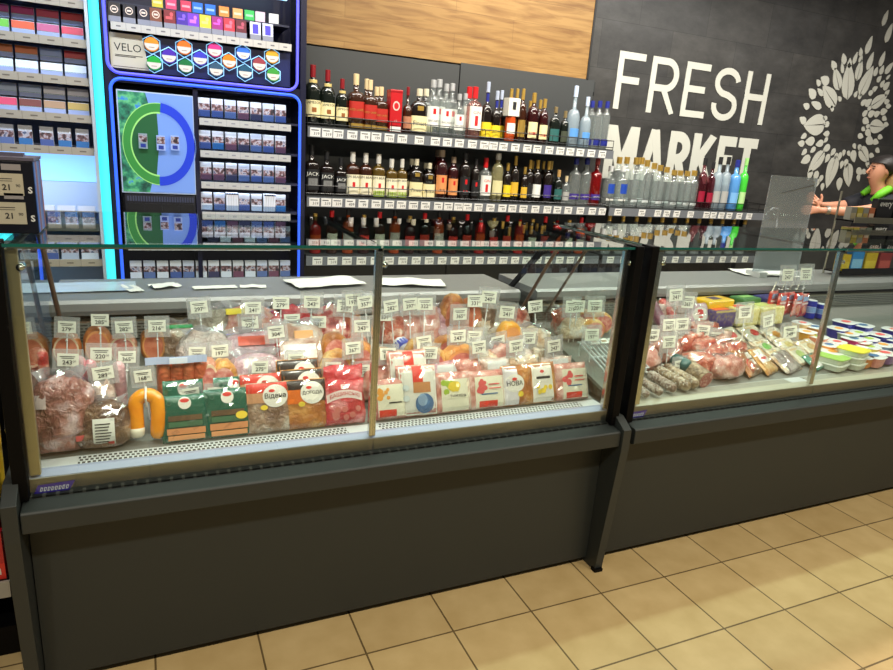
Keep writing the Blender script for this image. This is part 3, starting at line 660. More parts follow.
# lower shelf seen through the counter glass
rg = random.Random(11)
cols = [(M((150, 24, 20), .15, coat=.6), M((200, 80, 30), .4), 'red'), (M((160, 66, 24), .15, coat=.6), M((206, 196, 180), .5), 'orange'), (DKB, M((200, 60, 40), .5), 'dark'), (AMBER, M((230, 226, 200), .5), 'amber'), (WINE, M((226, 60, 50), .5), 'wine-red')]
for k in range(20):
    X = .90+.098*k; bm, lm, nm = cols[(k*3+k//4) % 5]
    r = .034; hh = .23+.02*(k % 3)
    t = thing('bottle', f'{nm} bottle behind the counter glass, {nth(k+1)} from left on the lower shelf', 'bottle', (X, D1, Z3+.0005))
    prof = [(r*.9, 0), (r, .006), (r, hh*.6)]+[(r*.34+(r-r*.34)*math.cos(a/4*PI/2), hh*(.6+.14*math.sin(a/4*PI/2))) for a in range(1, 5)]+[(r*.32, hh*.86)]
    MB().lathe(prof, 14).build('glass_body', bm, t, smooth=True)
    MB().lathe([(r*.38, hh*.84), (r*.38, hh)], 10).build('cap', [GOLD, REDC, BLKL][k % 3], t)
    A = 1.1; MB().grid(lambda i, j: (r*1.012*math.sin(-A+2*A*i), -r*1.012*math.cos(-A+2*A*i), hh*(.14+.34*j)), 8, 1).build('label', lm, t, smooth=True)
for k in range(12):
    X = 3.0+.12*k; r = .036; hh = .27
    t = thing('bottle', f'clear gold-capped bottle, {nth(k+1)} from the left on the lower right-hand shelf', 'bottle', (X, D1, Z3+.0005))
    MB().lathe([(r*.9, 0), (r, .006), (r, hh*.62), (r*.36, hh*.78), (r*.32, hh*.88)], 14).build('glass_body', CLEAR, t, smooth=True)
    MB().lathe([(r*.42, hh*.86), (r*.42, hh)], 10).build('cap', GOLD, t)
# ---------------------------------------------------------------- tobacco cabinets
YC = 3.70
def EM(c, s, name='glow'): return M(c, .5, emit=s, name=name)
CYAN = EM((62, 218, 226), 1.02, 'cyan_neon'); NAVYB = M((14, 16, 44), .35, name='cabinet_navy')
# left cabinet
X0, X1 = -1.15, -.205
lc = thing('cigarette_cabinet', 'tall blue-lit cigarette cabinet at the far left edged by a cyan light tube', 'cabinet', (-.68, 3.86, 0))
def PL(mb, nm, mats, **k):
    mb.v = [(a+.68, b-3.86, c) for a, b, c in mb.v]; return mb.build(nm, mats, lc, **k)
PALE = M((150, 170, 220), .5, name='pale_blue_back')
PL(MB().box(X0, X1, 4.0, 4.03, 0, 2.5), 'back_board', PALE)
PL(MB().box(X1-.0, X1+.014, 3.69, 4.03, 0, 2.5), 'side_panel', M((196, 204, 214), .4, .3))
PL(MB().box(X0-.02, X0, 3.69, 4.03, 0, 2.5), 'side_panel', M((196, 204, 214), .4, .3))
pts = [(X1+.034+.0005*k, 3.70, .5+2.0*k/12) for k in range(13)]
PL(MB().tube(pts, .022, 12), 'light_tube', CYAN, smooth=True)
PL(MB().tube([(-.62, 3.80, .5), (-.62, 3.80, 1.15)], .03, 10), 'light_tube', CYAN, smooth=True)
SHL = M((120, 130, 160), .4, .3, name='shelf_blue_grey'); STRIP = M((168, 158, 142), .5, name='tan_price_rail'); STRIPW = M((186, 186, 184), .5, name='white_price_rail')
ZL = [(2.055, 2), (1.888, 2), (1.722, 2), (1.555, 2), (1.405, 1), (1.04, 1), (.865, 1)]
def strip_marks(x0, x1, y, z, h, mats, parent_fn, n, seed):
    b = MB().box(x0, x1, y, y+.006, z-h/2, z+h/2); rr = random.Random(seed)
    for k in range(n):
        x = x0+(k+.5)*(x1-x0)/n; w = (x1-x0)/n*.3
        b.box(x-w*.5, x+w*.5, y-.0006, y, z-.003, z+.003, 1)
        b.box(x-(x1-x0)/n*.5-.0006, x-(x1-x0)/n*.5+.0006, y-.0006, y, z-h/2, z+h/2, 1)
    return parent_fn(b, 'price_rail', mats)
for i, (z, tiers) in enumerate(ZL):
    PL(MB().box(X0, X1, 3.72, 4.0, z-.012, z), 'shelf', SHL)
    strip_marks(X0, X1-.002, 3.705, z-.012, .036, [STRIP, M((110, 100, 88), .6)], PL, 10, i)
PL(MB().box(X0, X1-.01, 3.97, 3.985, 1.23, 1.385), 'light_panel', EM((140, 196, 246), .8, 'pale_panel_glow'))
PL(MB().box(X0, X1-.01, 3.975, 3.99, 1.07, 1.23), 'blank_panel', M((190, 200, 214), .5))
for z in (2.2, 2.04, 1.87, 1.705, 1.54, 1.39): pass
def pack_mesh(w, h, d, bands, key):
    k = ('pk', key, w, h)
    if k in MC: return MC[k]
    b = MB(); mats = []
    z = 0
    b.box(-w/2, w/2, -d/2, d/2, 0, h, 0); mats.append(M(bands[0][1], .35))
    for (f0, f1, c) in [(q[0], q[2], q[1]) for q in bands]:
        mats.append(c if not isinstance(c, tuple) else M(c, .35))
        mi = len(mats)-1
        b.add([(-w/2, -d/2-.0004, h*f0), (w/2, -d/2-.0004, h*f0), (w/2, -d/2-.0004, h*f1), (-w/2, -d/2-.0004, h*f1)], [(0, 1, 2, 3)], mi)
    me = bpy.data.meshes.new('cigarette_pack'); me.from_pydata(b.v, [], b.f)
    mats[0] = M((210, 214, 220), .4)
    for x in mats: me.materials.append(x)
    me.polygons.foreach_set('material_index', b.m); MC[k] = me; return me
def place_mesh(nm, me, loc, rot, label, cat, grp=None):
    o = bpy.data.objects.new(nm, me); COL.objects.link(o); o.location = [float(q) for q in loc]; o.rotation_euler = rot
    return tag(o, label, cat, grp)
FL = [(0, (150, 160, 190), .30), (.30, (228, 232, 240), .48)]
upc = [[(160, 60, 130), (170, 40, 110), (190, 60, 90), (196, 50, 60)], [(200, 110, 60), (210, 110, 60), (150, 170, 220), (200, 60, 70)], [(170, 190, 225), (180, 200, 235), (225, 225, 240), (222, 222, 238)]]
loc_ = [[(110, 190, 60), (220, 90, 50), (190, 90, 130), (214, 70, 90)], [(220, 236, 236), (224, 240, 240), (226, 232, 230), (220, 228, 236)], [(220, 70, 110), (120, 60, 60), (176, 140, 110), (190, 160, 90)]]
nmU = [['plum', 'magenta', 'rose', 'red'], ['orange', 'deep orange', 'pale blue', 'crimson'], ['pale blue', 'ice blue', 'white', 'lilac-white']]
nmL = [['lime green', 'bright orange', 'mauve', 'coral'], ['white-green', 'mint white', 'ivory', 'cool white'], ['pink', 'brown', 'tan', 'sand']]
rowz = [1.888, 1.722, 1.555]; rown = ['top', 'second', 'third']
for r_ in range(3):
    for t_ in range(2):
        for k in range(6):
            c = (upc if t_ == 0 else loc_)[r_][k if k < 4 else (k*2+1) % 4]; n_ = (nmU if t_ == 0 else nmL)[r_][k if k < 4 else (k*2+1) % 4]
            kk = 3-k if k < 4 else k
            c = (upc if t_ == 0 else loc_)[r_][kk % 4]; n_ = (nmU if t_ == 0 else nmL)[r_][kk % 4]
            x = -.262-.098*k; z = rowz[r_]+(.068 if t_ == 0 else .004)
            me = pack_mesh(.088, .056, .022, [(0, (150, 164, 206) if t_ else (140, 156, 206), .34), (.36, c, .97), (.36, (60, 150, 150), .40)], ('L', c, t_))
            place_mesh('cigarette_pack', me, (x, 3.755+(.03 if t_ == 0 else 0), z), (-.18, 0, 0), f"{n_} flat-laid cigarette pack, {nth(k+1)} from the right, {'upper' if t_==0 else 'lower'} tier of the {rown[r_]} left-cabinet row", 'cigarette pack')
def pix():
    """small picture band on the packs"""
    if 'pix' in MC: return MC['pix']
    ma = bpy.data.materials.new('pack_picture'); ma.use_nodes = True; N, L, b = nodes(ma)
    tc = N.new('ShaderNodeTexCoord'); oi = N.new('ShaderNodeObjectInfo'); mp = N.new('ShaderNodeMapping')
    ml = N.new('ShaderNodeMath'); ml.operation = 'MULTIPLY'; ml.inputs[1].default_value = 40; L.new(oi.outputs['Random'], ml.inputs[0])
    L.new(tc.outputs['Object'], mp.inputs['Vector']); L.new(ml.outputs[0], mp.inputs['Location'])
    n = N.new('ShaderNodeTexNoise'); n.inputs['Scale'].default_value = 55; n.inputs['Detail'].default_value = 2; L.new(mp.outputs['Vector'], n.inputs['Vector'])
    r = ramp(N, [(.36, (50, 44, 52)), (.48, (126, 88, 88)), (.58, (190, 186, 196)), (.68, (80, 90, 120))]); L.new(n.outputs['Fac'], r.inputs['Fac'])
    L.new(r.outputs['Color'], b.inputs['Base Color']); b.inputs['Roughness'].default_value = .35; MC['pix'] = ma; return ma
PX = pix()
def upright(key, low, top=(206, 212, 226), w=.055):
    return pack_mesh(w, .09, .022, [(0, low, .36), (.36, PX, .70), (.70, top, 1.0)], ('U', key))
UPM = [upright(0, (70, 90, 150)), upright(1, (206, 214, 226)), upright(2, (90, 110, 160), (190, 200, 224)), upright(3, (60, 60, 90)), upright(4, (110, 70, 90)), upright(5, (50, 110, 170))]
UPN = ['blue-based', 'white-based', 'slate-blue', 'dark-based', 'plum-based', 'azure-based']
for k in range(8):
    place_mesh('cigarette_pack', UPM[[5, 5, 0, 5, 2, 5, 0, 5][k]], (-.255-.074*k+(.0 if k < 3 else -.012), 3.74, 1.4055), (-.1, 0, 0), f"upright {UPN[[5,5,0,5,2,5,0,5][k]]} cigarette pack, {nth(k+1)} from the right on the fourth left-cabinet row", 'cigarette pack')
for zz, nm in ((1.0405, 'fifth'), (.8655, 'sixth')):
    for k in range(5):
        q = [1, 2, 0, 1, 2][k]
        place_mesh('cigarette_pack', upright(('w', q), [(70, 90, 150), (206, 214, 226), (170, 180, 200)][q], w=.075), (-.26-.088*k, 3.74, zz), (-.1, 0, 0), f"wide upright cigarette pack, {nth(k+1)} from the right on the {nm} left-cabinet row", 'cigarette pack')

# middle cabinet with two neon-framed panels
XA, XB = -.14, .795
mc = thing('cigarette_cabinet', 'dark navy tobacco cabinet with two blue neon-framed panels, a ring poster and pack shelves', 'cabinet', (.31, 3.86, 0))
def PM(mb, nm, mats, **k):
    mb.v = [(a-.31, b-3.86, c) for a, b, c in mb.v]; return mb.build(nm, mats, mc, **k)
PM(MB().box(XA, XB+.02, 3.98, 4.03, 0, 2.6), 'back_board', NAVYB)
PM(MB().box(XA, XA+.03, 3.71, 3.98, 0, 2.6), 'side_panel', NAVYB); PM(MB().box(XB-.01, XB+.02, 3.71, 3.98, 0, 2.6), 'side_panel', NAVYB)
PM(MB().box(XA+.03, XB-.01, 3.715, 3.98, 1.725, 1.775), 'cross_panel', NAVYB)
PM(MB().box(.25, .272, 3.715, 3.98, .70, 1.735), 'divider', NAVYB)
PM(MB().box(XA+.03, XB-.01, 3.9, 3.98, .0, .70), 'plinth', NAVYB)
def rrect(x0, x1, z0, z1, r, y, open_top=False):
    P_ = []
    for cx, cz, a in [(x1-r, z1-r, 0), (x0+r, z1-r, 90), (x0+r, z0+r, 180), (x1-r, z0+r, 270)]:
        for k in range(7): P_.append((cx+r*math.cos(math.radians(a+15*k)), y, cz+r*math.sin(math.radians(a+15*k))))
    return P_+[P_[0]]
pt = rrect(XA+.016, XB-.028, 1.766, 2.45, .05, 3.705)
PM(MB().tube(pt, .0075, 8, cap=False), 'neon_frame', EM((84, 84, 240), 1.0, 'violet_neon'), smooth=True)
pt = rrect(XA+.022, XB-.012, .66, 1.742, .05, 3.705)
PM(MB().tube(pt, .0075, 8, cap=False), 'neon_frame', EM((48, 92, 244), 1.0, 'blue_neon'), smooth=True)
# upper panel: pack dispensers, board with hexagons
def Q(u, v, y=YC): p = at_y(u, v, y); return (float(p[0]), float(p[2]))
ZT = 1.992
PM(MB().box(-.10, .735, 3.70, 3.98, ZT-.02, ZT-.002), 'shelf', M((40, 42, 60), .4))
strip_marks(-.10, .735, 3.698, 1.972, .034, [M((190, 186, 180), .5), M((110, 106, 110), .6)], PM, 13, 3)
PM(MB().box(-.10, .735, 3.76, 3.98, 2.075, 2.085), 'shelf', M((40, 42, 60), .4))
PM(MB().box(.40, .72, 3.74, 3.76, 2.20, 2.30), 'light_panel', EM((170, 225, 255), 1.2))
cx13 = [(114, (40, 34, 34), 'dark'), (129, (24, 22, 34), 'black'), (143.5, (26, 22, 44), 'black-violet'), (156, (120, 64, 44), 'copper'), (170, (120, 34, 40), 'brick red'), (182.5, (62, 34, 150), 'indigo'), (194, (110, 50, 190), 'purple'), (206, (216, 206, 60), 'yellow'), (218, (150, 34, 120), 'magenta'), (230, (206, 50, 66), 'red'), (242, (96, 30, 44), 'maroon'), (256.5, (210, 214, 236), 'white-blue'), (269, (206, 212, 236), 'pale blue')]
xs13 = [Q(u, 10+(u-114)*.125)[0] for u, _, _ in cx13]
for i, (u, c, n_) in enumerate(cx13):
    b = MB().box(-.026, .026, -.011, .011, 0, .085); w_ = 1
    if i < 4: b.fan(lambda a, d: (a*.017, -.0116, .056+d*.017), 18, 1); b.fan(lambda a, d: (a*.013, -.0120, .056+d*.013), 18, 0); b.box(-.009, .009, -.0125, -.011, .052, .060, 1)
    elif i > 10: b.box(-.014, .014, -.0116, -.011, .03, .075, 2)
    else: b.box(-.018, .012, -.0116, -.011, .040+.004*(i % 3), .056, 2); b.fan(lambda a, d: (.008+a*.008, -.0118, .066+d*.01), 10, 2)
    b.box(-.0265, .0265, -.0118, .0115, 0, .026, 3)
    o = b.build('cigarette_pack', [M(c, .35), M((226, 206, 190), .5), M((70, 60, 190), .4) if i > 10 else M(tuple(min(255, int(q*1.5+30)) for q in c), .4), M((132, 134, 148), .4)], None, loc=(xs13[i], 3.74, ZT-.0015), rot=(-.08, 0, 0))
    tag(o, f'{n_} tobacco pack, {nth(i+1)} of thirteen from the left in the upper neon panel', 'cigarette pack')
for i, (u, c, n_) in enumerate([(158, (206, 190, 60), 'yellow'), (172, (214, 70, 110), 'pink'), (187, (206, 60, 90), 'rose'), (199, (40, 110, 210), 'blue'), (212, (40, 110, 220), 'bright blue'), (226, (226, 140, 70), 'orange'), (240, (222, 160, 100), 'peach'), (252, (60, 180, 90), 'green'), (263, (220, 190, 210), 'pinkish white'), (277, (214, 214, 214), 'white')]):
    x = Q(u, 4)[0]
    o = MB().box(-.024, .024, -.011, .011, 0, .05).box(-.018, .018, -.0116, -.011, .02, .03, 1).build('cigarette_pack', [M(c, .4), M(tuple(int(255-(255-q)*.5) for q in c), .4)], None, loc=(x, 3.80, 2.0855), rot=(0, 0, 0))
    tag(o, f'{n_} tobacco pack, {nth(i+1)} from the left in the row above the thirteen packs', 'cigarette pack')
PM(MB().box(-.10, .735, 3.735, 3.745, 1.782, 1.948), 'hexagon_board', M((24, 34, 84), .35))
qa, qb, qc, qd = Q(108, 31), Q(138, 35), Q(146, 70), Q(110, 66)
vb = MB(); yv = 3.728
vb.add([(qa[0], yv, 1.945), (.03, yv, 1.945), (.056, yv, 1.79), (qd[0], yv, 1.79)], [(3, 2, 1, 0)[::-1]], 0)
vb.add([(qa[0], 3.734, 1.945), (.03, 3.734, 1.945), (.056, 3.734, 1.79), (qd[0], 3.734, 1.79), (qa[0], yv, 1.945), (.03, yv, 1.945), (.056, yv, 1.79), (qd[0], yv, 1.79)], [(0, 1, 5, 4), (1, 2, 6, 5), (2, 3, 7, 6), (3, 0, 4, 7)], 0)
vb.text('VELO', lambda x, z: (-.034+x, yv-.0008, 1.885+z), w=.118, mi=1)
for k in range(2): vb.box(-.09, .03-.03*k, yv-.0008, yv-.0002, 1.848-.006*k, 1.851-.006*k, 1)
vb.box(-.10, .045, yv-.0008, yv-.0002, 1.797, 1.799, 1)
ob = vb.build('advert_card', [M((196, 188, 168), .5), INK], mc)
ob.parent = mc; ob.location = (-.31, -3.86, 0); ob['label'] = 'cream card reading VELO'
hexs = [(151.5, 44.7, (232, 140, 40), 'orange'), (169, 56.5, (74, 40, 170), 'violet'), (154, 63.5, (30, 160, 60), 'green'), (184, 48, (226, 110, 30), 'deep orange'), (185.5, 66.5, (20, 110, 60), 'dark green'), (200, 59, (60, 60, 190), 'indigo'),
        (214.5, 50.5, (206, 50, 130), 'magenta'), (216, 70, (50, 84, 110), 'slate'), (229, 61.6, (236, 130, 30), 'tangerine'), (243, 53.6, (50, 110, 220), 'blue'), (245, 72.5, (30, 80, 110), 'dark teal'), (259, 64.7, (150, 60, 70), 'maroon'), (272, 57, (220, 160, 40), 'amber'), (273, 75, (60, 150, 60), 'leaf green')]
hx = MB()
for u, v, c, n_ in hexs:
    x, z = Q(u, v, 3.73); R_ = .043
    ring = [(x+R_*math.cos(math.radians(60*k+30)), 3.733, z+R_*math.sin(math.radians(60*k+30))) for k in range(7)]
    hx.tube(ring, .0024, 5, cap=False)
PM(hx, 'hexagon_light', EM((150, 210, 250), .95))
for i, (u, v, c, n_) in enumerate(hexs):
    x, z = Q(u, v, 3.72)
    t = thing('nicotine_pouch_can', f'round pouch can with {n_} top, {nth(i+1)} of fourteen in lit hexagons', 'can', (x, 3.722, z))
    MB().lathe([(.031, 0), (.033, .002), (.033, .012), (.031, .014)], 22).build('can', M(c, .35), t, rot=(PI/2, 0, 0))
    b = MB()
    pts_ = [(.0318*math.cos(a), .0318*math.sin(a)) for a in [math.radians(180+15*k) for k in range(13)]]
    b.add([(p_[0], -.0148, p_[1]*.96+.004) for p_ in pts_], [tuple(range(13))], 0)
    b.box(-.012, .012, -.0155, -.0148, -.014, -.0115, 1)
    b.build('label', [M((214, 208, 200), .5), M((150, 110, 100), .5)], t)
# lower panel: poster
def ring_poly(b, cx, cz, r0, r1, a0, a1, y, mi, n=40, sz=1.):
    vs = []; 
    for k in range(n+1):
        a = math.radians(a0+(a1-a0)*k/n); vs += [(cx+1.08*r0*math.cos(a), y, cz+1.3*r0*math.sin(a)), (cx+1.08*r1*math.cos(a), y, cz+1.3*r1*math.sin(a))]
    b.add(vs, [(2*k, 2*k+1, 2*k+3, 2*k+2) for k in range(n)], mi)
def poster_green():
    ma = bpy.data.materials.new('poster_green'); ma.use_nodes = True; N, L, b = nodes(ma)
    tc = N.new('ShaderNodeTexCoord'); v = N.new('ShaderNodeTexNoise'); v.inputs['Scale'].default_value = 22; v.inputs['Detail'].default_value = 5; L.new(tc.outputs['Object'], v.inputs['Vector'])
    r = ramp(N, [(.36, (16, 60, 50)), (.5, (40, 120, 90)), (.6, (90, 170, 110)), (.68, (40, 110, 190))]); L.new(v.outputs['Fac'], r.inputs['Fac'])
    L.new(r.outputs['Color'], b.inputs['Base Color']); L.new(r.outputs['Color'], b.inputs['Emission Color']); b.inputs['Emission Strength'].default_value = .4; return ma
px0, px1, pz0, pz1 = -.09, .246, 1.212, 1.687; pcx, pcz = .084, 1.447; y0 = 3.712
def bx(z): return .022+.02*math.sin((z-1.2)*9)+(-.02 if z > 1.6 else 0)
pb = MB().box(px0-.006, px1+.006, 3.716, 3.73, pz0-.006, pz1+.006, 0)
nn = 24; vs = []
for k in range(nn+1):
    z = pz0+(pz1-pz0)*k/nn; e = .055+.035*math.cos((z-1.45)*7)-.02
    vs += [(px0, 3.7145, z), (e, 3.7145, z), (px1, 3.7145, z)]
pb.add(vs, [(3*k, 3*k+1, 3*k+4, 3*k+3) for k in range(nn)], 1)
pb.add(vs, [(3*k+1, 3*k+2, 3*k+5, 3*k+4) for k in range(nn)], 2)
ring_poly(pb, pcx, pcz, .0, .118, 92, 262, 3.7138, 3); ring_poly(pb, pcx, pcz, .114, .120, 85, 268, 3.7134, 4); ring_poly(pb, pcx, pcz, .120, .150, 85, 268, 3.7132, 5); ring_poly(pb, pcx, pcz, .150, .153, 85, 268, 3.713, 4)
ring_poly(pb, pcx, pcz, .114, .117, -92, 85, 3.7134, 2); ring_poly(pb, pcx, pcz, .120, .154, -92, 85, 3.7132, 6); ring_poly(pb, pcx, pcz, .158, .160, -92, 85, 3.713, 2)
for a in range(-60, 60, 9): ring_poly(pb, pcx, pcz, .100, .104, a, a+4, 3.7136, 2, 3)
po = PM(pb, 'ring_poster', [M((180, 196, 220), .4), poster_green(), EM((104, 138, 206), .38), EM((24, 84, 46), .28), EM((140, 200, 110), .45), EM((50, 130, 56), .3), EM((20, 52, 186), .42)])
po['label'] = 'backlit poster with a ring, green on the left and blue on the right'
for k, (u, v) in enumerate([(143, 141), (161, 143), (175, 143)]):
    x, z = Q(u, v, 3.70)
    PM(MB().box(x-.020, x+.020, 3.70, 3.7125, z-.036, z+.036, 0).box(x-.018, x+.018, 3.6992, 3.70, z-.004, z+.03, 1).box(x-.012, x+.012, 3.6992, 3.70, z-.03, z-.012, 2), 'printed_pack', [EM((120, 140, 150) if k == 0 else (140, 160, 210), .35), PX, M((40, 60, 150), .4)])
vb = MB().box(-.085, .246, 3.72, 3.9, 1.10, 1.20, 0)
for k in range(26): vb.box(-.075+.0122*k, -.068+.0122*k, 3.716, 3.72, 1.165, 1.19, 1)
for k in range(4): vb.box(-.075+.08*k, -.002+.08*k, 3.716, 3.72, 1.115, 1.155, 2)
PM(vb, 'vent_grille', [M((18, 18, 30), .4), M((60, 66, 90), .4), M((8, 8, 14), .3)])
PM(MB().box(-.085, .246, 3.72, 3.735, .945, 1.09, 0), 'lower_panel', NAVYB)
# pack shelves of the lower panel
zr = [1.600, 1.442, 1.285, 1.130]; rn = ['first', 'second', 'third', 'fourth']
pat = [[0, 0, 2, 4, 3, 2, 0], [0, 5, 4, 3, 2, 0, 4], [4, 4, 3, 2, 0, 2, 4], [1, 2, 3, 0, 1, 1, 5]]
for r_ in range(4):
    z = zr[r_]
    PM(MB().box(.272, .785, 3.715, 3.98, z-.012, z-.001), 'shelf', M((40, 42, 60), .4))
    strip_marks(.276, .735, 3.702, z-.025, .034, [STRIPW, M((140, 140, 150), .6)], PM, 7, 20+r_)
    PM(MB().box(.276, .735, 3.703, 3.706, z-.008, z+.028), 'front_guard', glass((220, 230, 240)))
    for k in range(7):
        if r_ == 3 and k in (2, 5): continue
        place_mesh('cigarette_pack', UPM[pat[r_][k]], (.302+.064*k, 3.74, z), (-.04, 0, 0), f'{UPN[pat[r_][k]]} cigarette pack, {nth(k+1)} from the left on the {rn[r_]} shelf beside the ring poster', 'cigarette pack')
slim = pack_mesh(.011, .092, .05, [(0, (226, 230, 240), .9), (.9, (60, 70, 110), 1)], 'slim')
for k in range(5): place_mesh('cigarette_pack', slim, (.406+.0125*k, 3.745, zr[3]), (0, 0, 0), f'slim pack seen edge-on, {nth(k+1)} of five in the left bundle on the fourth poster-side shelf', 'cigarette pack')
for k in range(5): place_mesh('cigarette_pack', slim, (.598+.0125*k, 3.745, zr[3]), (0, .06, 0), f'slim pack seen edge-on, {nth(k+1)} of five in the right bundle on the fourth poster-side shelf', 'cigarette pack')
for z, nm in ((.958, 'upper'), (.765, 'lower')):
    PM(MB().box(-.085, .785, 3.715, 3.98, z-.03, z-.001) if z < .9 else MB().box(.272, .785, 3.715, 3.98, z-.012, z-.001), 'shelf', M((40, 42, 60), .4))
    strip_marks(-.085, .735, 3.698, z-.022, .036, [STRIPW, M((140, 140, 150), .6)], PM, 12, int(z*100))
    for k in range(13):
        x = -.055+.064*k
        if z > .9 and x < .27: continue
        q = [1, 2, 1, 0, 2, 1, 3, 1, 4, 1, 2, 4, 2][k]
        place_mesh('cigarette_pack', UPM[q], (x, 3.74, z), (-.04, 0, 0), f'{UPN[q]} cigarette pack, {nth(k+1)} from the left on the {nm} shelf behind the counter glass', 'cigarette pack')
# ---------------------------------------------------------------- goods in the counters
def dk(y): return deck_z(y)
def drop(u, vtop, Y):                       # (x, base z, height, metres per pixel) of a thing whose top shows at u, vtop
    p = at_y(u, vtop, Y); z0 = dk(Y); return float(p[0]), z0, float(p[2])-z0+.006, mpp((p[0], Y, z0+.04))
FILM = M((222, 224, 222), .12, coat=1., name='film')
CLIPM = M((226, 226, 226), .4, .3)
FILMG = glass((248, 248, 249), 1.55, 0., 'crinkled_film', .09, (236, 236, 240))
def side(x, w):                              # keep goods out of the gap between the two cases
    if 1.49-w/2 < x < 1.535: return 1.49-w/2
    if 1.535 <= x < 1.625+w/2: return 1.625+w/2
    return x
def pmap(w, h, t):
    def s(x, z, off=0.):
        u, v = max(-1, min(1, 2*x/w)), max(-1, min(1, 2*z/h-1))
        return (x, -t/2*((1-u**6)*(1-v**6))**.5*(.93+.07*math.cos(3*u+2*v))-.002-off, z)
    return s
def flat_pack(loc, w, h, t, lean, body, labels, label, rz=0., cat='packed meat', name='vacuum_pack', wob=0., top=None, seed=0):
    """film pack leaning on its back: body, printed labels (shape, x0,x1,z0,z1 as fractions, material, text, ink)"""
    T_ = thing(name, label, cat, loc, (-lean, 0, rz))
    s = pmap(w, h, t); b = MB(); rr = random.Random(seed)
    def ed(i, j):
        x, z = (i-.5)*w, j*h
        k = wob*math.sin(9*j+seed)*(abs(i-.5)*2)**3
        return x+k, z+wob*.7*math.sin(8*i+seed*2)*j**3
    def F(i, j): x, z = ed(i, j); p = s((i-.5)*w, j*h); return (x, p[1]+wob*.25*noise.noise((i*5+seed, j*5, 0)), z)
    def Bk(i, j): x, z = ed(i, j); p = s((i-.5)*w, j*h); return (x, -p[1]*.7, z)
    b.grid(F, 14, 16); o = len(b.v); b.grid(lambda i, j: Bk(1-i, j), 14, 16)
    n = 15
    for j in range(16):
        b.f += [(j*n, (j+1)*n, o+(j+1)*n+14, o+j*n+14)[::-1], (j*n+14, o+j*n, o+(j+1)*n, (j+1)*n+14)[::-1]]; b.m += [0, 0]
    for i in range(14):
        b.f += [(i, i+1, o+14-i-1, o+14-i)[::-1], (16*n+i, o+16*n+14-i, o+16*n+14-i-1, 16*n+i+1)[::-1]]; b.m += [0, 0]
    b.build('pack_body', body, T_, smooth=True)
    r3 = random.Random(seed+91); J = {}
    def FS(i, j):
        p = s((i-.5)*w*.98, j*h*.98+.002, .0032); q = r3.uniform(-.0016, .0026)
        return (p[0]+r3.uniform(-.004, .004), p[1]-q, p[2]+r3.uniform(-.004, .004))
    MB().grid(FS, 9, 10).build('film_wrap', FILMG, T_)
    for k, L_ in enumerate(labels):
        sh_, x0, x1, z0, z1, mat_, tx, ink = (list(L_)+[None, None])[:8]
        off = .0012+.0006*k; q = MB()
        if sh_ == 'r': q.grid(lambda i, j: s((x0+(x1-x0)*i-.5)*w, (z0+(z1-z0)*j)*h, off), 8, 8)
        elif sh_ == 'e': q.fan(lambda a, c: s(((x0+x1)/2-.5+a*(x1-x0)/2)*w, ((z0+z1)/2+c*(z1-z0)/2)*h, off), 24)
        elif sh_ == 'a':   # arched banner
            q.grid(lambda i, j: s((x0+(x1-x0)*i-.5)*w, (z0+(z1-z0)*j+.10*(1-(2*i-1)**2))*h, off), 12, 3)
        elif sh_ == 'b':   # scattered blobs
            r2 = random.Random(k+seed*7)
            for _ in range(9):
                cx, cz, q_ = r2.uniform(x0, x1), r2.uniform(z0, z1), r2.uniform(.05, .09)
                q.fan(lambda a, c: s((cx-.5+a*q_)*w, cz*h+c*q_*w, off), 9)
        if tx:
            arch = .10*h if sh_ == 'a' else 0
            lines = tx.split('|'); nl = len(lines)
            for li, ln in enumerate(lines):
                zc = (z0+(z1-z0)*(.5 if nl == 1 else (.72-.36*li)))*h
                q.text(ln, lambda x, z: s(((x0+x1)/2-.5)*w+x, zc+z+arch*(1-(2*x/((x1-x0)*w))**2), off+.0008), w=(x1-x0)*w*.84, h=(z1-z0)*h*(.62 if nl == 1 else .30), mi=1, bold=.012)
        q.build('label', [mat_, ink or INK], T_, smooth=False)
    return T_
def blob(b, rx, ry, rz, seed, amp=.08, p=.75, nu=20, nv=12, cutf=None, mi=0, freq=2.4, base=True):
    """lumpy super-ellipsoid sitting on z=0"""
    def sg(a, e): return math.copysign(abs(a)**e, a)
    vs = []
    for j in range(nv+1):
        ph = -PI/2+PI*j/nv
        for i in range(nu):
            th = 2*PI*i/nu
            d = Vector((sg(math.cos(ph), p)*sg(math.cos(th), p), sg(math.cos(ph), p)*sg(math.sin(th), p), sg(math.sin(ph), p)))
            k = 1+amp*noise.noise((d.x*freq+seed*3.1, d.y*freq+seed, d.z*freq))*2
            x, y, z = d.x*rx*k, d.y*ry*k, d.z*rz*k
            if cutf is not None: y = max(y, -ry*cutf)
            if base: z = max(z, -rz*.82)
            vs.append((x, y, z+rz*(.82 if base else 1)))
    fs = [(j*nu+i, j*nu+(i+1) % nu, (j+1)*nu+(i+1) % nu, (j+1)*nu+i) for j in range(nv) for i in range(nu)]
    return b.add(vs, fs, mi)
def chunk(loc, w, h, d, rind, cut, label, rz=0., tilt=0., seed=1, name='ham_chunk', cat='ham', ring=None):
    """smoked piece with a cut face turned to the customer"""
    T_ = thing(name, label, cat, loc, (tilt, 0, rz))
    rx, ry, rr = w/2, d/2, h/1.75
    b = MB(); blob(b, rx, ry, rr, seed, .05, .85, cutf=.62); b.build('rind', rind, T_, smooth=True)
    yf = -ry*.62-.0012; zc = rr*.82
    q = MB()
    if ring: q.fan(lambda a, c: (a*rx*.83, yf, zc+c*rr*.80), 22, 1)
    q.fan(lambda a, c: (a*rx*(.72 if ring else .78), yf-.0008, zc+c*rr*(.68 if ring else .74)), 22, 0)
    q.build('cut_face', [cut, ring or cut], T_)
    return T_
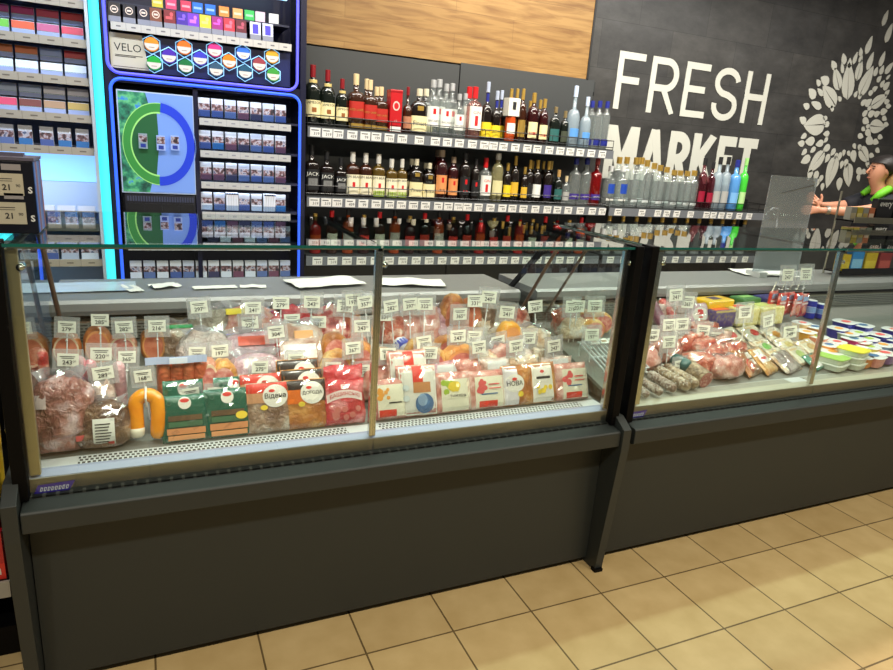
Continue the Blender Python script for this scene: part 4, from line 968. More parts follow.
def stick(p0, p1, r, casing, label, end=None, clip=True, name='salami_stick', cat='sausage', taper=.5, wob=0., seed=0, net=None):
    """sausage lying between two points; rounded tapered ends, metal clip, optional cut face at p1"""
    p0, p1 = Vector([float(q) for q in p0]), Vector([float(q) for q in p1]); L_ = (p1-p0).length
    T_ = thing(name, label, cat, p0); T_.rotation_euler = (p1-p0).to_track_quat('Z', 'Y').to_euler()
    prof = [(r*.12, 0), (r*.5, L_*.02), (r*.8, L_*.06), (r*.97, L_*.14), (r, L_*.3), (r, L_*.6), (r*.98, L_*.86)]
    prof += [(r*.97, L_)] if end else [(r*.82, L_*.94), (r*.5, L_*.98), (r*.12, L_)]
    b = MB(); b.lathe(prof, 16)
    if wob: b.v = [tuple(Vector(v)*1+Vector((1, 1, 0))*wob*noise.noise((v[0]*40+seed, v[1]*40, v[2]*30))) for v in b.v]
    b.build('casing', casing, T_, smooth=True)
    if end: MB().fan(lambda a, c: (a*r*.9, c*r*.9, L_+.001), 18).build('cut_face', end, T_)
    if net:
        q = MB()
        for k in range(6):
            q.tube([(r*1.01*math.cos(k*PI/3+z_*7), r*1.01*math.sin(k*PI/3+z_*7), L_*(.1+z_*.8)) for z_ in [i/8 for i in range(9)]], .0011, 4, cap=False)
            q.tube([(r*1.01*math.cos(k*PI/3-z_*7), r*1.01*math.sin(k*PI/3-z_*7), L_*(.1+z_*.8)) for z_ in [i/8 for i in range(9)]], .0011, 4, cap=False)
        q.build('netting', net, T_)
    if clip: MB().lathe([(.0035, -.012), (.005, -.008), (.0035, 0)], 8).build('clip', CLIPM, T_)
    return T_
def bag(loc, w, h, d, mat_, label, labels=(), lean=.25, rz=0., seed=1, amp=.12, name='meat_bag', cat='packed meat', fin=True):
    """crumpled film bag: lumpy filled body, flared top of loose film, stickers"""
    T_ = thing(name, label, cat, loc, (-lean, 0, rz))
    b = MB(); blob(b, w/2, d/2, h/1.82, seed, amp, .72, 26, 16, freq=2.2); b.build('bag_body', mat_, T_, smooth=True)
    r3 = random.Random(seed+17); q = MB(); blob(q, w/2*1.05, d/2*1.08, h/1.82*1.04, seed, amp, .72, 16, 10, freq=2.2)
    q.v = [(a+r3.uniform(-.0055, .0055), b_-r3.uniform(-.003, .006), max(.001, c+r3.uniform(-.005, .005))) for a, b_, c in q.v]; q.build('film_wrap', FILMG, T_)
    if fin:
        q = MB(); q.grid(lambda i, j: ((i-.5)*w*(.55+.35*j), .004*math.sin(17*i+seed)+.01*j*math.sin(9*i), h*(.88+.22*j)+.006*math.sin(11*i+seed)*j), 14, 3)
        q.grid(lambda i, j: ((.5-i)*w*(.55+.35*j), .002+.004*math.sin(17*(1-i)+seed)+.01*j*math.sin(9*(1-i)), h*(.88+.22*j)+.006*math.sin(11*(1-i)+seed)*j), 14, 3)
        q.build('loose_film', glass((232, 232, 236), 1.5, .25, 'loose_film', .12, (210, 208, 212)), T_, smooth=True)
    for k, (x0, x1, z0, z1, m_, tx) in enumerate(labels):
        q = MB()
        def s(x, z, o=0):
            u = max(-.95, min(.95, 2*x/w)); v = max(-.95, min(.95, 2*z/h-1)); return (x, -d/2*((1-abs(u)**2.6)*(1-abs(v)**2.6))**.38*1.06-.004-o, z)
        q.grid(lambda i, j: s((x0+(x1-x0)*i-.5)*w, (z0+(z1-z0)*j)*h), 6, 6)
        if tx == '=':
            for li in range(7): q.grid(lambda i, j: s((x0+(x1-x0)*(.1+(.6+.05*(li % 4))*i)-.5)*w, (z0+(z1-z0)*(.12+.11*li+.04*j))*h, .001), 4, 1, 1)
        elif tx: q.text(tx, lambda x, z: s(((x0+x1)/2-.5)*w+x, (z0+z1)/2*h+z, .001), w=(x1-x0)*w*.7, mi=1)
        q.build('label', [m_, INK], T_)
    return T_
# food colours
PINK = meat((176, 92, 82), (208, 140, 124), (232, 196, 184), 30)
HAMBAG = meat((108, 54, 46), (164, 104, 92), (214, 186, 188), 18, bump=.8, bscale=38)
BROWNM = meat((64, 40, 30), (104, 68, 46), (166, 132, 104), 26, bump=.7, bscale=60)
TANBAG = meat((118, 84, 62), (164, 130, 104), (206, 190, 172), 18, bump=.7)
SAUS = meat((168, 92, 46), (190, 112, 58), None, 12, bump=.12); ORSAUS = meat((226, 130, 18), (238, 152, 34), None, 10, .22, bump=.12, bscale=30)
SMOKED = meat((150, 78, 28), (190, 116, 46), (220, 162, 90), 18, bump=.4); YELLOWM = meat((190, 118, 50), (218, 160, 84), (232, 200, 140), 20, bump=.5)
REDP = meat((190, 20, 34), (206, 34, 48), (236, 150, 150), 20, .3, bump=.5); REDSAL = meat((150, 30, 34), (196, 60, 54), (232, 180, 160), 34)
CUTP = meat((182, 88, 84), (206, 122, 112), (226, 172, 160), 60, .4, .3, .1); CUTB = meat((196, 104, 76), (214, 130, 100), None, 50, .4, .3, .1)
LILACB = meat((184, 116, 126), (212, 166, 176), (234, 214, 222), 14, bump=.6); WHITEB = meat((186, 138, 120), (220, 192, 178), (236, 226, 218), 16, bump=.7)
GREENP = meat((22, 92, 72), (30, 104, 82), None, 6, .22, bump=.25, bscale=22); GREENP2 = M((20, 84, 66), .3)
SALN = meat((88, 60, 54), (146, 120, 106), (198, 186, 174), 55, bump=.7, bscale=90); SALG = meat((98, 78, 58), (140, 116, 88), (182, 166, 140), 50, bump=.5)
SALCUT = meat((140, 50, 48), (176, 84, 78), (222, 180, 170), 110, .4, .3, .1); PURPS = meat((96, 44, 64), (130, 70, 90), None, 20)
MIXED = meat((176, 44, 34), (214, 116, 90), (238, 214, 198), 26, bump=.8, bscale=50); PALEM = meat((202, 154, 112), (228, 202, 172), (246, 242, 234), 18, bump=.7)
CHEESE = meat((226, 206, 130), (236, 222, 160), None, 10, .35, .4, .1); ORING = M((222, 150, 90), .4, coat=.4); CREAMR = M((236, 208, 176), .4)
SILVERB = glass((236, 238, 240), 1.5, .35, 'clear_wrap', .1, (226, 226, 226))
CRM = M((236, 232, 206), .4, coat=.4); RBAND = M((220, 52, 36), .4, coat=.4); ORH = M((236, 160, 60), .5); GRH = M((160, 190, 60), .5); BLUEH = M((60, 104, 150), .5); FLR = M((224, 90, 90), .5); OLIVE = M((96, 110, 60), .45); GOLDY = M((230, 200, 60), .5)
SAUSROW = M((206, 138, 92), .35, coat=.5); DKSAUS = M((96, 72, 48), .45); ROUND = M((240, 236, 224), .4, coat=.4); BLKTOP = M((40, 24, 22), .35, coat=.5); FIRE = M((226, 110, 30), .4, coat=.4)
# --- front row, left case
def fr_(u, v, Y=1.905): p = at_z(u, v, dk(Y)); return (float(p[0]), Y, dk(Y)+.001)
def at_front(u, Y): p = at_y(u, 430, Y); return float(p[0])
FY = 1.878
def fx(u, vb, Y=FY): return float(at_y(u, vb, Y)[0])
def hw(u, vb, Y=FY): return mpp((fx(u, vb, Y), Y, .72))
bag((fx(22, 425, 1.90), 1.90, dk(1.90)), 27*hw(22, 425), .145, .09, HAMBAG, 'pinkish meat joint in film squeezed behind the left glass post', [(.35, .75, .45, .62, PAPER, None)], seed=3)
bag((fx(64, 440, 1.905), 1.905, dk(1.90)), 56*hw(64, 440), .20, .12, HAMBAG, 'large pink-brown ham hock in a crumpled film bag right of the left glass post', [(.02, .3, .60, .78, M((226, 206, 204), .4), None), (.72, .9, .12, .2, FLR, None)], seed=5, amp=.16)
bag((fx(104, 442, 1.90), 1.90, dk(1.90)), 54*hw(104, 442), .125, .10, BROWNM, 'round dark brown meat loaf in film with a large printed white label', [(.36, .72, .06, .66, PAPER, '='), (.6, .7, .04, .14, REDINK, None)], seed=9, amp=.06, rz=-.03)
# smoked ring sausage
k_ = hw(148, 440); T_ = thing('smoked_sausage_ring', 'bright orange smoked sausage bent in a U with a white tip, standing at the grille', 'sausage', (fx(148, 440), 1.885, dk(1.885)), (-.28, 0, -.05))
R_ = 10.3*k_; hgt = 57*k_; rs = 7.3*k_
cpts = [(-R_*.92, 0, rs*1.0), (-R_*.95, 0, hgt*.3), (-R_*1.0, 0, hgt*.55)]+[(R_*1.0*math.cos(a), 0, hgt-rs-R_+R_*math.sin(a)) for a in [PI-PI*i/9 for i in range(1, 9)]]+[(R_*1.02, 0, hgt*.55), (R_*.95, 0, hgt*.3), (R_*.78, 0, rs*.7)]
def smooth_path(pts, n=5):
    P_ = [Vector(p) for p in pts]; out = []
    for i in range(len(P_)-1):
        a, b, c, d = P_[max(i-1, 0)], P_[i], P_[i+1], P_[min(i+2, len(P_)-1)]
        for j in range(n):
            t = j/n; out.append(.5*((2*b)+(c-a)*t+(2*a-5*b+4*c-d)*t*t+(3*b-a-3*c+d)*t**3))
    return out+[P_[-1]]
sp = smooth_path(cpts, 3); rad = [rs*(1 if 2 < i < len(sp)-3 else [.55, .85, .95][min(i, len(sp)-1-i)]) for i in range(len(sp))]
MB().tube(sp, rad, 14).build('sausage', ORSAUS, T_, smooth=True)
MB().tube([(p.x*1.0, p.y-.001, p.z) for p in sp[:4]], [rs*.6, rs*.9, rs*1.0, rs*1.02], 14).build('white_tip', M((226, 218, 196), .4, coat=.5), T_, smooth=True)
MB().tube([(0, -.004, hgt-rs*2.6), (-.001, -rs*1.1, hgt-rs*1.4), (0, -rs*.6, hgt+.004)], .003, 6).build('string', WHITE, T_)
# green sausage packs
def green(u, vb, w, h, Y, lab, gold):
    L_ = [('e', .36, .64, .70, .96, ROUND), ('e', .40, .60, .84, .93, REDINK), ('e', .12, .22, .80, .90, M((120, 170, 150), .5)), ('e', .125, .215, .81, .895, GREENP2),
          ('r', .14, .86, .46, .57, DKSAUS), ('r', .14, .86, .33, .44, M((60, 104, 76), .4)), ('r', .10, .92, .17, .30, SAUSROW), ('r', .12, .90, .05, .15, M((226, 158, 108), .35, coat=.5))]
    if gold: L_.append(('e', .66, .92, .36, .52, GOLDY))
    k = hw(u, vb, Y); return flat_pack((fx(u, vb, Y), Y, dk(Y)), w*k, h*k*.92, .022, .34, GREENP, L_, lab, name='sausage_pack', cat='sausages', seed=int(u))
green(184, 398, 38, 55, 1.93, 'dark green sausage pack standing behind the left green pack, its top showing', False)
green(186.5, 440, 44, 51, FY, 'dark green pack of pale sausages with red and white oval, left of two', False)
green(236, 390, 40, 53, 1.93, 'dark green sausage pack standing behind the right green pack', False)
green(229, 435, 44, 53, FY, 'dark green pack of sausages with a small yellow sticker, right of two', True)
def redtop(u, vb, w, h, Y, lab, tx, dark=False):
    k = hw(u, vb, Y)
    L_ = [('r', .02, .98, .80, .985, BLKTOP if dark else RBAND)] + ([('r', .02, .50, .52, .80, FIRE), ('r', .5, .98, .55, .80, BLKTOP)] if dark else [('r', .02, .98, .60, .80, M((206, 150, 110), .4))]) + [('e', .36, .93, .50, .95, ROUND, tx, INK), ('e', .50, .64, .80, .86, REDINK), ('e', .30, .46, .46, .56, GOLDY)]
    return flat_pack((fx(u, vb, Y), Y, dk(Y)), w*k, h*k*.92, .03, .32, TANBAG if not dark else SMOKED, L_, lab, name='sausage_pack', cat='sausages', seed=int(u)+int(h))
redtop(263, 425, 42, 56, 1.92, 'red-topped sausage pack behind the front one with a round white label', '')
redtop(270, 432, 44, 55, FY, 'red-topped sausage pack reading Вiдена on a round white label', 'Вiдена')
redtop(300, 405, 42, 62, 1.945, 'dark-topped sausage pack, rearmost of three', '', True)
redtop(304, 412, 42, 58, 1.912, 'dark-topped sausage pack, middle of three', '', True)
redtop(307, 428, 42, 54, FY, 'dark-topped sausage pack with flame print and round label reading ДОГОДА, front of three', 'ДОГОДА', True)
def redpack(u, vb, w, h, Y, lab, tx):
    k = hw(u, vb, Y); return flat_pack((fx(u, vb, Y), Y, dk(Y)), w*k, h*k*.93, .04, .36, REDP, ([('a', .07, .93, .50, .68, M((240, 220, 214), .4), tx, M((190, 20, 34), .4)), ('r', .42, .6, .80, .90, M((240, 220, 214), .4), 'ТМ', M((190, 20, 34), .4)), ('b', .15, .85, .08, .38, M((214, 120, 110), .35, coat=.6))] if tx else []), lab, name='sausage_pack', cat='sausages', seed=int(u), wob=.004)
redpack(345, 412, 40, 53, 1.93, 'crimson sausage pack, rear one of two beside the middle glass post', '')
redpack(345, 424, 42, 48, FY, 'crimson sausage pack reading БАЩИНСЬКI, left of the middle glass post', 'БАЩИНСЬКI')
# right pane front row
def cream(u, vb, w, h, Y, lab, kind, tx=None, rz=0.):
    k = hw(u, vb, Y)
    L_ = {'herb': [('r', .08, .95, .08, .86, CRM), ('b', .12, .40, .52, .78, ORH), ('r', .10, .62, .08, .25, RBAND), ('r', .40, .80, .40, .43, INK)],
          'tie': [('r', .04, .96, .03, .97, M((228, 226, 214), .4, coat=.5)), ('r', .36, .62, .66, .97, RBAND), ('r', .36, .80, .46, .66, M((190, 130, 80), .4)), ('e', .40, .86, .06, .44, BLUEH), ('e', .46, .70, .2, .44, M((130, 160, 190), .4)), ('e', .1, .26, .5, .62, M((190, 200, 200), .5)), ('e', .1, .26, .3, .42, M((190, 200, 200), .5))],
          'grape': [('r', .16, .98, .05, .82, CRM), ('b', .22, .52, .52, .76, GRH), ('b', .4, .62, .56, .74, GOLDY), ('r', .28, .92, .36, .47, CRM, 'ТИЖТЕНЬ', INK)],
          'floral': [('r', .16, .98, .05, .84, CRM), ('b', .22, .42, .46, .74, FLR), ('r', .24, .72, .06, .22, RBAND), ('r', .30, .74, .38, .41, BLUEH), ('r', .50, .80, .62, .65, FLR), ('r', .50, .84, .52, .545, FLR)],
          'round': [('r', .02, .46, .04, .97, M((226, 222, 224), .4, coat=.5)), ('e', .04, .66, .34, .78, ROUND, tx, INK), ('e', .26, .42, .62, .70, REDINK), ('e', .42, .60, .22, .36, GOLDY)],
          'dots': [('r', .08, .80, .04, .97, M((232, 228, 214), .4, coat=.5)), ('e', .12, .74, .52, .90, ROUND), ('e', .34, .50, .74, .82, REDINK), ('r', .2, .7, .60, .66, INK), ('b', .2, .7, .12, .42, GOLDY)]}[kind]
    return flat_pack((fx(u, vb, Y), Y, dk(Y)), w*k, h*k*.93, .045, .36, {'round': SMOKED, 'dots': SMOKED}.get(kind, PINK), L_, lab, name='vacuum_pack', seed=int(u), rz=rz)
cream(391, 418, 34, 44, FY, 'cream-labelled vacuum pack with orange herb print and red foot, right of the middle glass post', 'herb')
cream(418, 416, 42, 56, FY, 'white vacuum pack with a red tie-shaped band and blue picture', 'tie', rz=-.05)
cream(410, 405, 42, 62, 1.93, 'white vacuum pack with a red band leaning behind the tie-printed one', 'tie')
cream(453, 412, 40, 44, FY, 'cream-labelled vacuum pack with green and yellow grapes reading ТИЖТЕНЬ', 'grape')
cream(487, 407, 42, 42, FY, 'cream-labelled vacuum pack with pink flowers and red foot, in the middle of the right pane', 'floral')
cream(518, 404, 34, 44, FY, 'vacuum pack with round white label reading НОВА over brown sausages', 'round', 'НОВА')
cream(543, 402, 32, 44, FY, 'white vacuum pack dotted yellow with a small round label', 'dots')
cream(572, 399, 38, 40, FY, 'cream-labelled vacuum pack with pink flowers and red foot at the right end', 'floral')
for i, (u, v, m_) in enumerate([(380, 372, PINK), (448, 366, LILACB), (468, 364, PINK), (498, 362, WHITEB), (527, 360, PALEM), (560, 360, WHITEB)]):
    x, z0, h_, k = drop(u, v, 1.985)
    flat_pack((x, 1.985, z0), 36*k, max(h_, .08)*1.05, .045, .30, m_, [('r', .2, .8, .5, .9, FILM)] if i % 2 else [], f"{['pink','lilac','pale pink','milky','straw','whitish'][i]} film pack half hidden behind the right-pane front row, {nth(i+1)} of six", seed=i, wob=.004)

# --- middle and back rows, left case: (kind, u, v_top, width px, Y, ...)
def ch(u, v, w, Y, rind, cut, lab, ring=None, d=.10, rz=0., nm='ham_chunk', cat='ham', seed=1):
    x, z0, h_, k = drop(u, v, Y); x = side(x, w*k*1.22); return chunk((x, Y, z0+.001), w*k*1.22, max(.06, h_*1.04), d, rind, cut, lab, rz, -.12, seed, nm, cat, ring)
def bg(u, v, w, Y, mat_, lab, labels=(), d=.09, seed=1, amp=.12, lean=.35, rz=0., fin=True):
    x, z0, h_, k = drop(u, v, Y); x = side(x, w*k*1.28); return bag((x, Y, z0+.001), w*k*1.28, max(.075, h_*1.05), d*1.15, mat_, lab, labels, lean, rz, seed, amp, fin=fin)
YBk, YMd, YLo = 2.33, 2.17, 2.04
ch(66, 336, 22, YBk, SAUS, CUTB, 'boiled sausage end with tan ring, first from the left in the back row', CREAMR, nm='boiled_sausage', cat='sausage')
ch(97, 331, 22, YBk, SAUS, CUTB, 'brown boiled sausage end, second from the left in the back row', ORING, nm='boiled_sausage', cat='sausage', seed=2)
ch(122, 337, 23, YBk, meat((190, 120, 96), (206, 146, 120)), CUTP, 'pink boiled sausage end with white cap, third from the left in the back row', CREAMR, nm='boiled_sausage', cat='sausage', seed=3)
ch(153, 332, 20, YBk, SMOKED, CUTB, 'cone of orange-brown sausage, fourth from the left in the back row', ORING, nm='boiled_sausage', cat='sausage', seed=4)
ch(32, 338, 24, YBk, SAUS, CUTB, 'brown sausage end in the far left corner of the back row', ORING, nm='boiled_sausage', cat='sausage', seed=5)
bg(178, 327, 30, YBk, TANBAG, 'tan sliced meat in film with a green edge, back row', [(.1, .9, .80, .90, M((40, 150, 80), .4), None)], seed=11)
bg(211, 314, 34, YBk, meat((140, 124, 108), (178, 164, 148), (214, 206, 196), 16, bump=.7), 'greyish film bag standing under the leftmost high price card', seed=12)
bg(250, 311, 46, YBk, PINK, 'pink sliced ham in film with a yellow corner label', [(.12, .45, .80, .93, GOLDY, None)], seed=13)
bg(274, 317, 20, YBk, REDP, 'small crimson film pack right of the sliced ham', seed=14, fin=False)
bg(297, 311, 26, YBk+.02, REDP, 'crimson pack between two price cards in the back row', seed=15, fin=False)
bg(334, 311, 30, YBk, REDSAL, 'bright red salami bag left of the middle post, back row', seed=16)
ch(349, 309, 22, YBk+.02, SMOKED, CUTB, 'orange smoked sausage behind the red salami bag', ORING, nm='boiled_sausage', cat='sausage', seed=6)
# middle row left pane
for i, (u, v) in enumerate([(18, 352), (36, 350), (28, 366)]):
    x, z0, h_, k = drop(u, v, YMd-.04*(i == 2)); stick((x, YMd-.04*(i == 2)+.03, z0+.01), (x+.004, YMd-.04*(i == 2)-.01, z0+max(h_, .07)), 9*k, REDSAL, f"upright dark red salami behind the left glass post, {['left','right','front'][i]} of three", seed=i)
for i, (u, v, c) in enumerate([(79, 356, meat((190, 110, 120), (214, 150, 160))), (90, 360, meat((190, 110, 120), (214, 150, 160))), (118, 362, meat((206, 150, 160), (222, 180, 186)))]):
    x, z0, h_, k = drop(u, v, YLo); stick((x, YLo+.02, z0+.008), (x, YLo-.015, z0+max(h_, .08)), 6.5*k, c, f"pink tube of sausage upright below the price cards, {['left','middle','right'][i]} of three")
bg(100, 378, 20, 2.0, WHITEB, 'white tied sausage ends bunched under the two stacked price cards', seed=21, fin=False)
for i, (u, v) in enumerate([(163, 360), (176, 361), (187, 360), (199, 359)]):
    x, z0, h_, k = drop(u, v, YLo); stick((x, YLo+.02, z0+.006), (x+.002, YLo-.012, z0+max(h_, .085)), 7*k, meat((196, 96, 66), (214, 120, 84)), f"stubby orange-red sausage under the pale blue band, {nth(i+1)} of four from the left", clip=False, taper=.8)
x, z0, h_, k = drop(176, 354, 2.02); t = thing('blue_band', 'pale blue cardboard band across four stubby sausages', 'band', (x, 2.0, z0+h_-.03))
MB().grid(lambda i, j: (-.085+.17*i, .004*math.sin(9*i), .022*j), 12, 2).grid(lambda i, j: (.085-.17*i, .003+.004*math.sin(9*(1-i)), .022*j), 12, 2).build('card', M((176, 190, 224), .4, coat=.4), t)
MB().box(-.02, .03, -.006, -.004, .002, .02).build('label', M((214, 222, 240), .4), t)
ch(209, 364, 17, YLo, meat((190, 120, 96), (206, 146, 120)), CUTP, 'small cut boiled sausage right of the four stubby ones', CREAMR, nm='boiled_sausage', cat='sausage', seed=8)
ch(223, 366, 24, YLo, YELLOWM, CUTP, 'yellowish smoked chunk below a grey price card', seed=9)
bg(205, 338, 40, YMd, meat((190, 160, 150), (214, 196, 190), (236, 228, 226), 16, bump=.8), 'pale film bag slumped across the middle row behind two price cards', seed=22)
bg(252, 338, 52, YMd, LILACB, 'large lilac-pink film pack with a red print at its top', [(.3, .75, .70, .9, M((214, 90, 70), .4), None)], seed=23, amp=.08)
bg(258, 360, 46, YLo, LILACB, 'lilac sliced meat pack lying in front of the larger lilac one', seed=24, amp=.08)
bg(300, 330, 46, YMd, WHITEB, 'white film pack with orange filling and crimson edge', [(.05, .16, .1, .9, M((190, 30, 44), .4), None), (.40, .72, .55, .85, M((226, 160, 100), .4), None)], seed=25, amp=.08)
x, z0, h_, k = drop(303, 350, YLo)
flat_pack((x, YLo, z0), 38*k, h_*1.15, .03, .4, WHITEB, [('r', .08, .95, .1, .9, PAPER), ('r', .1, .5, .3, .6, M((170, 170, 168), .5)), ('r', .6, .9, .6, .65, INK), ('r', .6, .9, .5, .54, INK), ('r', .6, .85, .4, .44, INK)], 'white backing card pack with printed lines left of the orange smoked chunks', seed=4)
for i, (u, v, w, Y) in enumerate([(335, 338, 26, YMd), (337, 356, 28, YLo), (363, 348, 22, YLo), (358, 336, 18, YMd)]):
    ch(u, v, w, Y, [SMOKED, YELLOWM, SMOKED, MIXED][i], CUTP, f"orange smoked meat chunk beside the middle post, {['upper left','lower left','lower right','upper right'][i]} of four", seed=30+i, ring=None)
# right pane
bg(395, 318, 22, YBk, MIXED, 'orange and pink meat parcel just right of the middle post, back row', seed=41)
def px_stick(u0, v0, u1, v1, w, casing, lab, lift=.02, **kw):
    z = .73
    for _ in range(4): a = at_z(u0, v0, dk(min(2.44, at_z(u0, v0, z)[1]))+lift); z = a[2]
    z = .72
    for _ in range(4): b = at_z(u1, v1, dk(min(2.44, max(1.89, at_z(u1, v1, z)[1])))+lift); z = b[2]
    return stick(a, b, w*mpp(b)/2, casing, lab, **kw)
STRIPE = meat((220, 226, 240), (238, 238, 240), None, 4, bump=.1); 
t = px_stick(386, 329, 408, 352, 17, STRIPE, 'white sausage stick with red and blue print lying slanted', lift=.045, clip=True)
L_ = t.children[0].dimensions
b = MB(); r_ = 8.5*mpp((.9, 2.1, .75))
Lz = max(v.co.z for v in t.children[0].data.vertices)
rr_ = max(v.co.x for v in t.children[0].data.vertices)*1.02
for a0, a1, z0, z1, mi in [(0, 2*PI, .42, .62, 0), (0, 2*PI, .68, .90, 1)]:
    b.grid(lambda i, j: (rr_*math.cos(a0+(a1-a0)*i), rr_*math.sin(a0+(a1-a0)*i), Lz*(z0+(z1-z0)*j)), 16, 1, mi)
b.build('print', [M((214, 70, 60), .4), M((60, 70, 170), .4)], t, smooth=True)
px_stick(402, 326, 418, 346, 15, ORSAUS, 'orange sausage stick with teal and white end, right of the striped one', lift=.045)
for i, (u0, v0, u1, v1) in enumerate([(422, 326, 445, 344), (438, 323, 464, 341), (455, 320, 482, 338)]):
    t = px_stick(u0, v0, u1, v1, 15, SMOKED, f"orange smoked stick with a broad white paper band, {nth(i+1)} of three slanted side by side", lift=.045)
    Lz = max(v.co.z for v in t.children[0].data.vertices); rr_ = max(v.co.x for v in t.children[0].data.vertices)*1.03
    MB().grid(lambda i_, j: (rr_*math.cos(2*PI*i_), rr_*math.sin(2*PI*i_), Lz*(.40+.34*j)), 16, 1).build('paper_band', M((232, 228, 220), .5), t, smooth=True)
for i, (u, v, w, m_) in enumerate([(412, 311, 22, PINK), (430, 310, 28, PINK), (444, 312, 18, LILACB), (455, 300, 24, SMOKED), (472, 303, 20, SAUS), (490, 306, 18, TANBAG), (486, 318, 30, PALEM)]):
    if i in (3, 4): ch(u, v, w, YBk, m_, CUTB, ['', '', '', 'brown smoked meat piece under a tilted price card', 'dark brown smoked piece left of the case bracket'][i], seed=50+i)
    else: bg(u, v, w, YBk, m_, ['pink meat pack right of two upright price cards', 'wide pink meat pack in the back row of the right pane', 'lilac meat pack left of the brown smoked pieces', '', '', 'tan film pack beneath the corner price cards', 'pale film parcel in the back row right of centre'][i], seed=50+i, amp=.1)
for i, (u, v, w, Y) in enumerate([(384, 354, 26, YLo), (405, 356, 34, YLo), (432, 352, 26, YLo), (461, 350, 36, YLo), (486, 356, 26, YLo), (448, 340, 26, YMd), (420, 342, 24, YMd)]):
    ch(u, v, w, Y, [YELLOWM, SMOKED, YELLOWM, SMOKED, PALEM, SMOKED, YELLOWM][i], CUTP, f"pink cut ham piece, right pane, {['just right of the middle post','second from the middle post','third from the middle post','large round one fourth from the middle post','pale one fifth from the middle post','behind the large round one','behind the second and third'][i]}", ring=[None, CREAMR, None, ORING, None, None, None][i], seed=60+i)
ch(511, 326, 22, YMd, meat((232, 150, 30), (240, 170, 60)), ORING, 'bright orange smoked piece in front of the black case bracket', seed=70)
for i, (u, v, w, Y, m_) in enumerate([(527, 318, 30, YBk, WHITEB), (540, 312, 26, YBk, MIXED), (572, 311, 26, YBk, MIXED), (520, 335, 30, YMd, WHITEB), (546, 330, 34, YMd, PALEM), (556, 322, 24, YBk-.04, PALEM), (505, 350, 26, YLo, PINK), (523, 352, 24, YLo, WHITEB)]):
    bg(u, v, w, Y, m_, ['clear film bag of pale meat right of the black bracket, back row', 'film bag with red-edged meat under the third pair of price cards', 'film bag with pink strips at the right of the back row', 'pale film bag below the orange piece', 'cream film bag in the middle of the right end', 'cream parcel behind the cream film bag', 'pink film pack before the wire rack', 'whitish film pack before the wire rack'][i], seed=80+i, amp=.14)
for i, (u, v, w) in enumerate([(583, 313, 26), (600, 315, 24), (592, 322, 24)]):
    ch(u, v, w, YBk-.05*(i == 2), YELLOWM, CUTP, f"yellow-skinned poultry piece beside the right chrome post, {['left','right','front'][i]} of three", seed=90+i)
bg(541, 353, 22, YLo, meat((110, 80, 60), (170, 140, 110), (214, 200, 180), 30), 'small brown dried pieces in film left of the blue token', seed=95, fin=False)
t = thing('blue_token', 'small bright blue plastic token hanging from the wire rack', 'token', (1.655, 1.958, .709))
MB().tube([(0, -.003, .0), (0, .003, .0)], .015, 14).box(-.012, .012, -.003, .003, 0, .022).build('disc', M((30, 120, 200), .35), t)
MB().tube([(0, .0, .022), (0, .01, .04)], .002, 6).build('hook', M((30, 120, 200), .35), t)
for i, (u, v) in enumerate([(573, 346), (588, 344), (600, 343)]):
    p = (1.68+.05*i, 2.13, 0); place = MB().box(-.022, .022, -.016, .016, 0, .002).box(-.014, .014, -.008, .006, .002, .0024, 1).build('loose_price_card', [PAPER, M((150, 120, 90), .5)], None, loc=(p[0], p[1], dk(p[1])+.075), rot=(.34, 0, .1*i))
    tag(place, f"loose price card lying on the wire rack, {['left','middle','right'][i]} of three", 'price card')
# ---------------------------------------------------------------- right case
for i, (u0, v0, u1, v1, w) in enumerate([(648, 373, 676, 390, 10), (640, 380, 662, 393, 9), (655, 369, 690, 388, 12), (664, 366, 698, 386, 12), (636, 386, 648, 395, 8)]):
    px_stick(u0, v0, u1, v1, w, SALN if i not in (2, 3) else SALG, f"netted grey salami at the front of the right case, {['second','first','third','fourth','lowest'][i]} from the left", lift=.022, net=M((200, 196, 186), .5), seed=i)
px_stick(681, 363, 706, 380, 19, SALG, 'thick grey salami with dark red cut end at the front of the right case', lift=.03, end=SALCUT)
px_stick(672, 358, 690, 368, 14, M((30, 84, 84), .3, coat=.6), 'teal wrapped salami end behind the thick cut one', lift=.05)
px_stick(650, 300, 664, 328, 12, PURPS, 'purple salami stick standing slanted by the black end frame', lift=.10)
px_stick(661, 300, 676, 322, 10, REDSAL, 'dark red salami stick right of the purple one', lift=.10)
def pt(u, v, h):                       # a thing of height h whose top centre shows at u, v
    y = 2.1
    for _ in range(12): p = at_z(u, v, dk(min(2.44, max(1.89, y)))+h); y = float(p[1])
    y = min(2.42, max(1.90, y)); return float(at_y(u, v, y)[0]), y, dk(y)
def bg2(u, v, w, m_, lab, h=.075, d=.09, seed=1, labels=(), rz=0., lean=.4, fin=False, amp=.13):
    x, y, z = pt(u, v, h*.75); k = mpp((x, y, z)); return bag((x, y, z), w*k*1.5, h*1.3, d*1.15, m_, lab, labels, lean, rz, seed, amp, fin=fin)
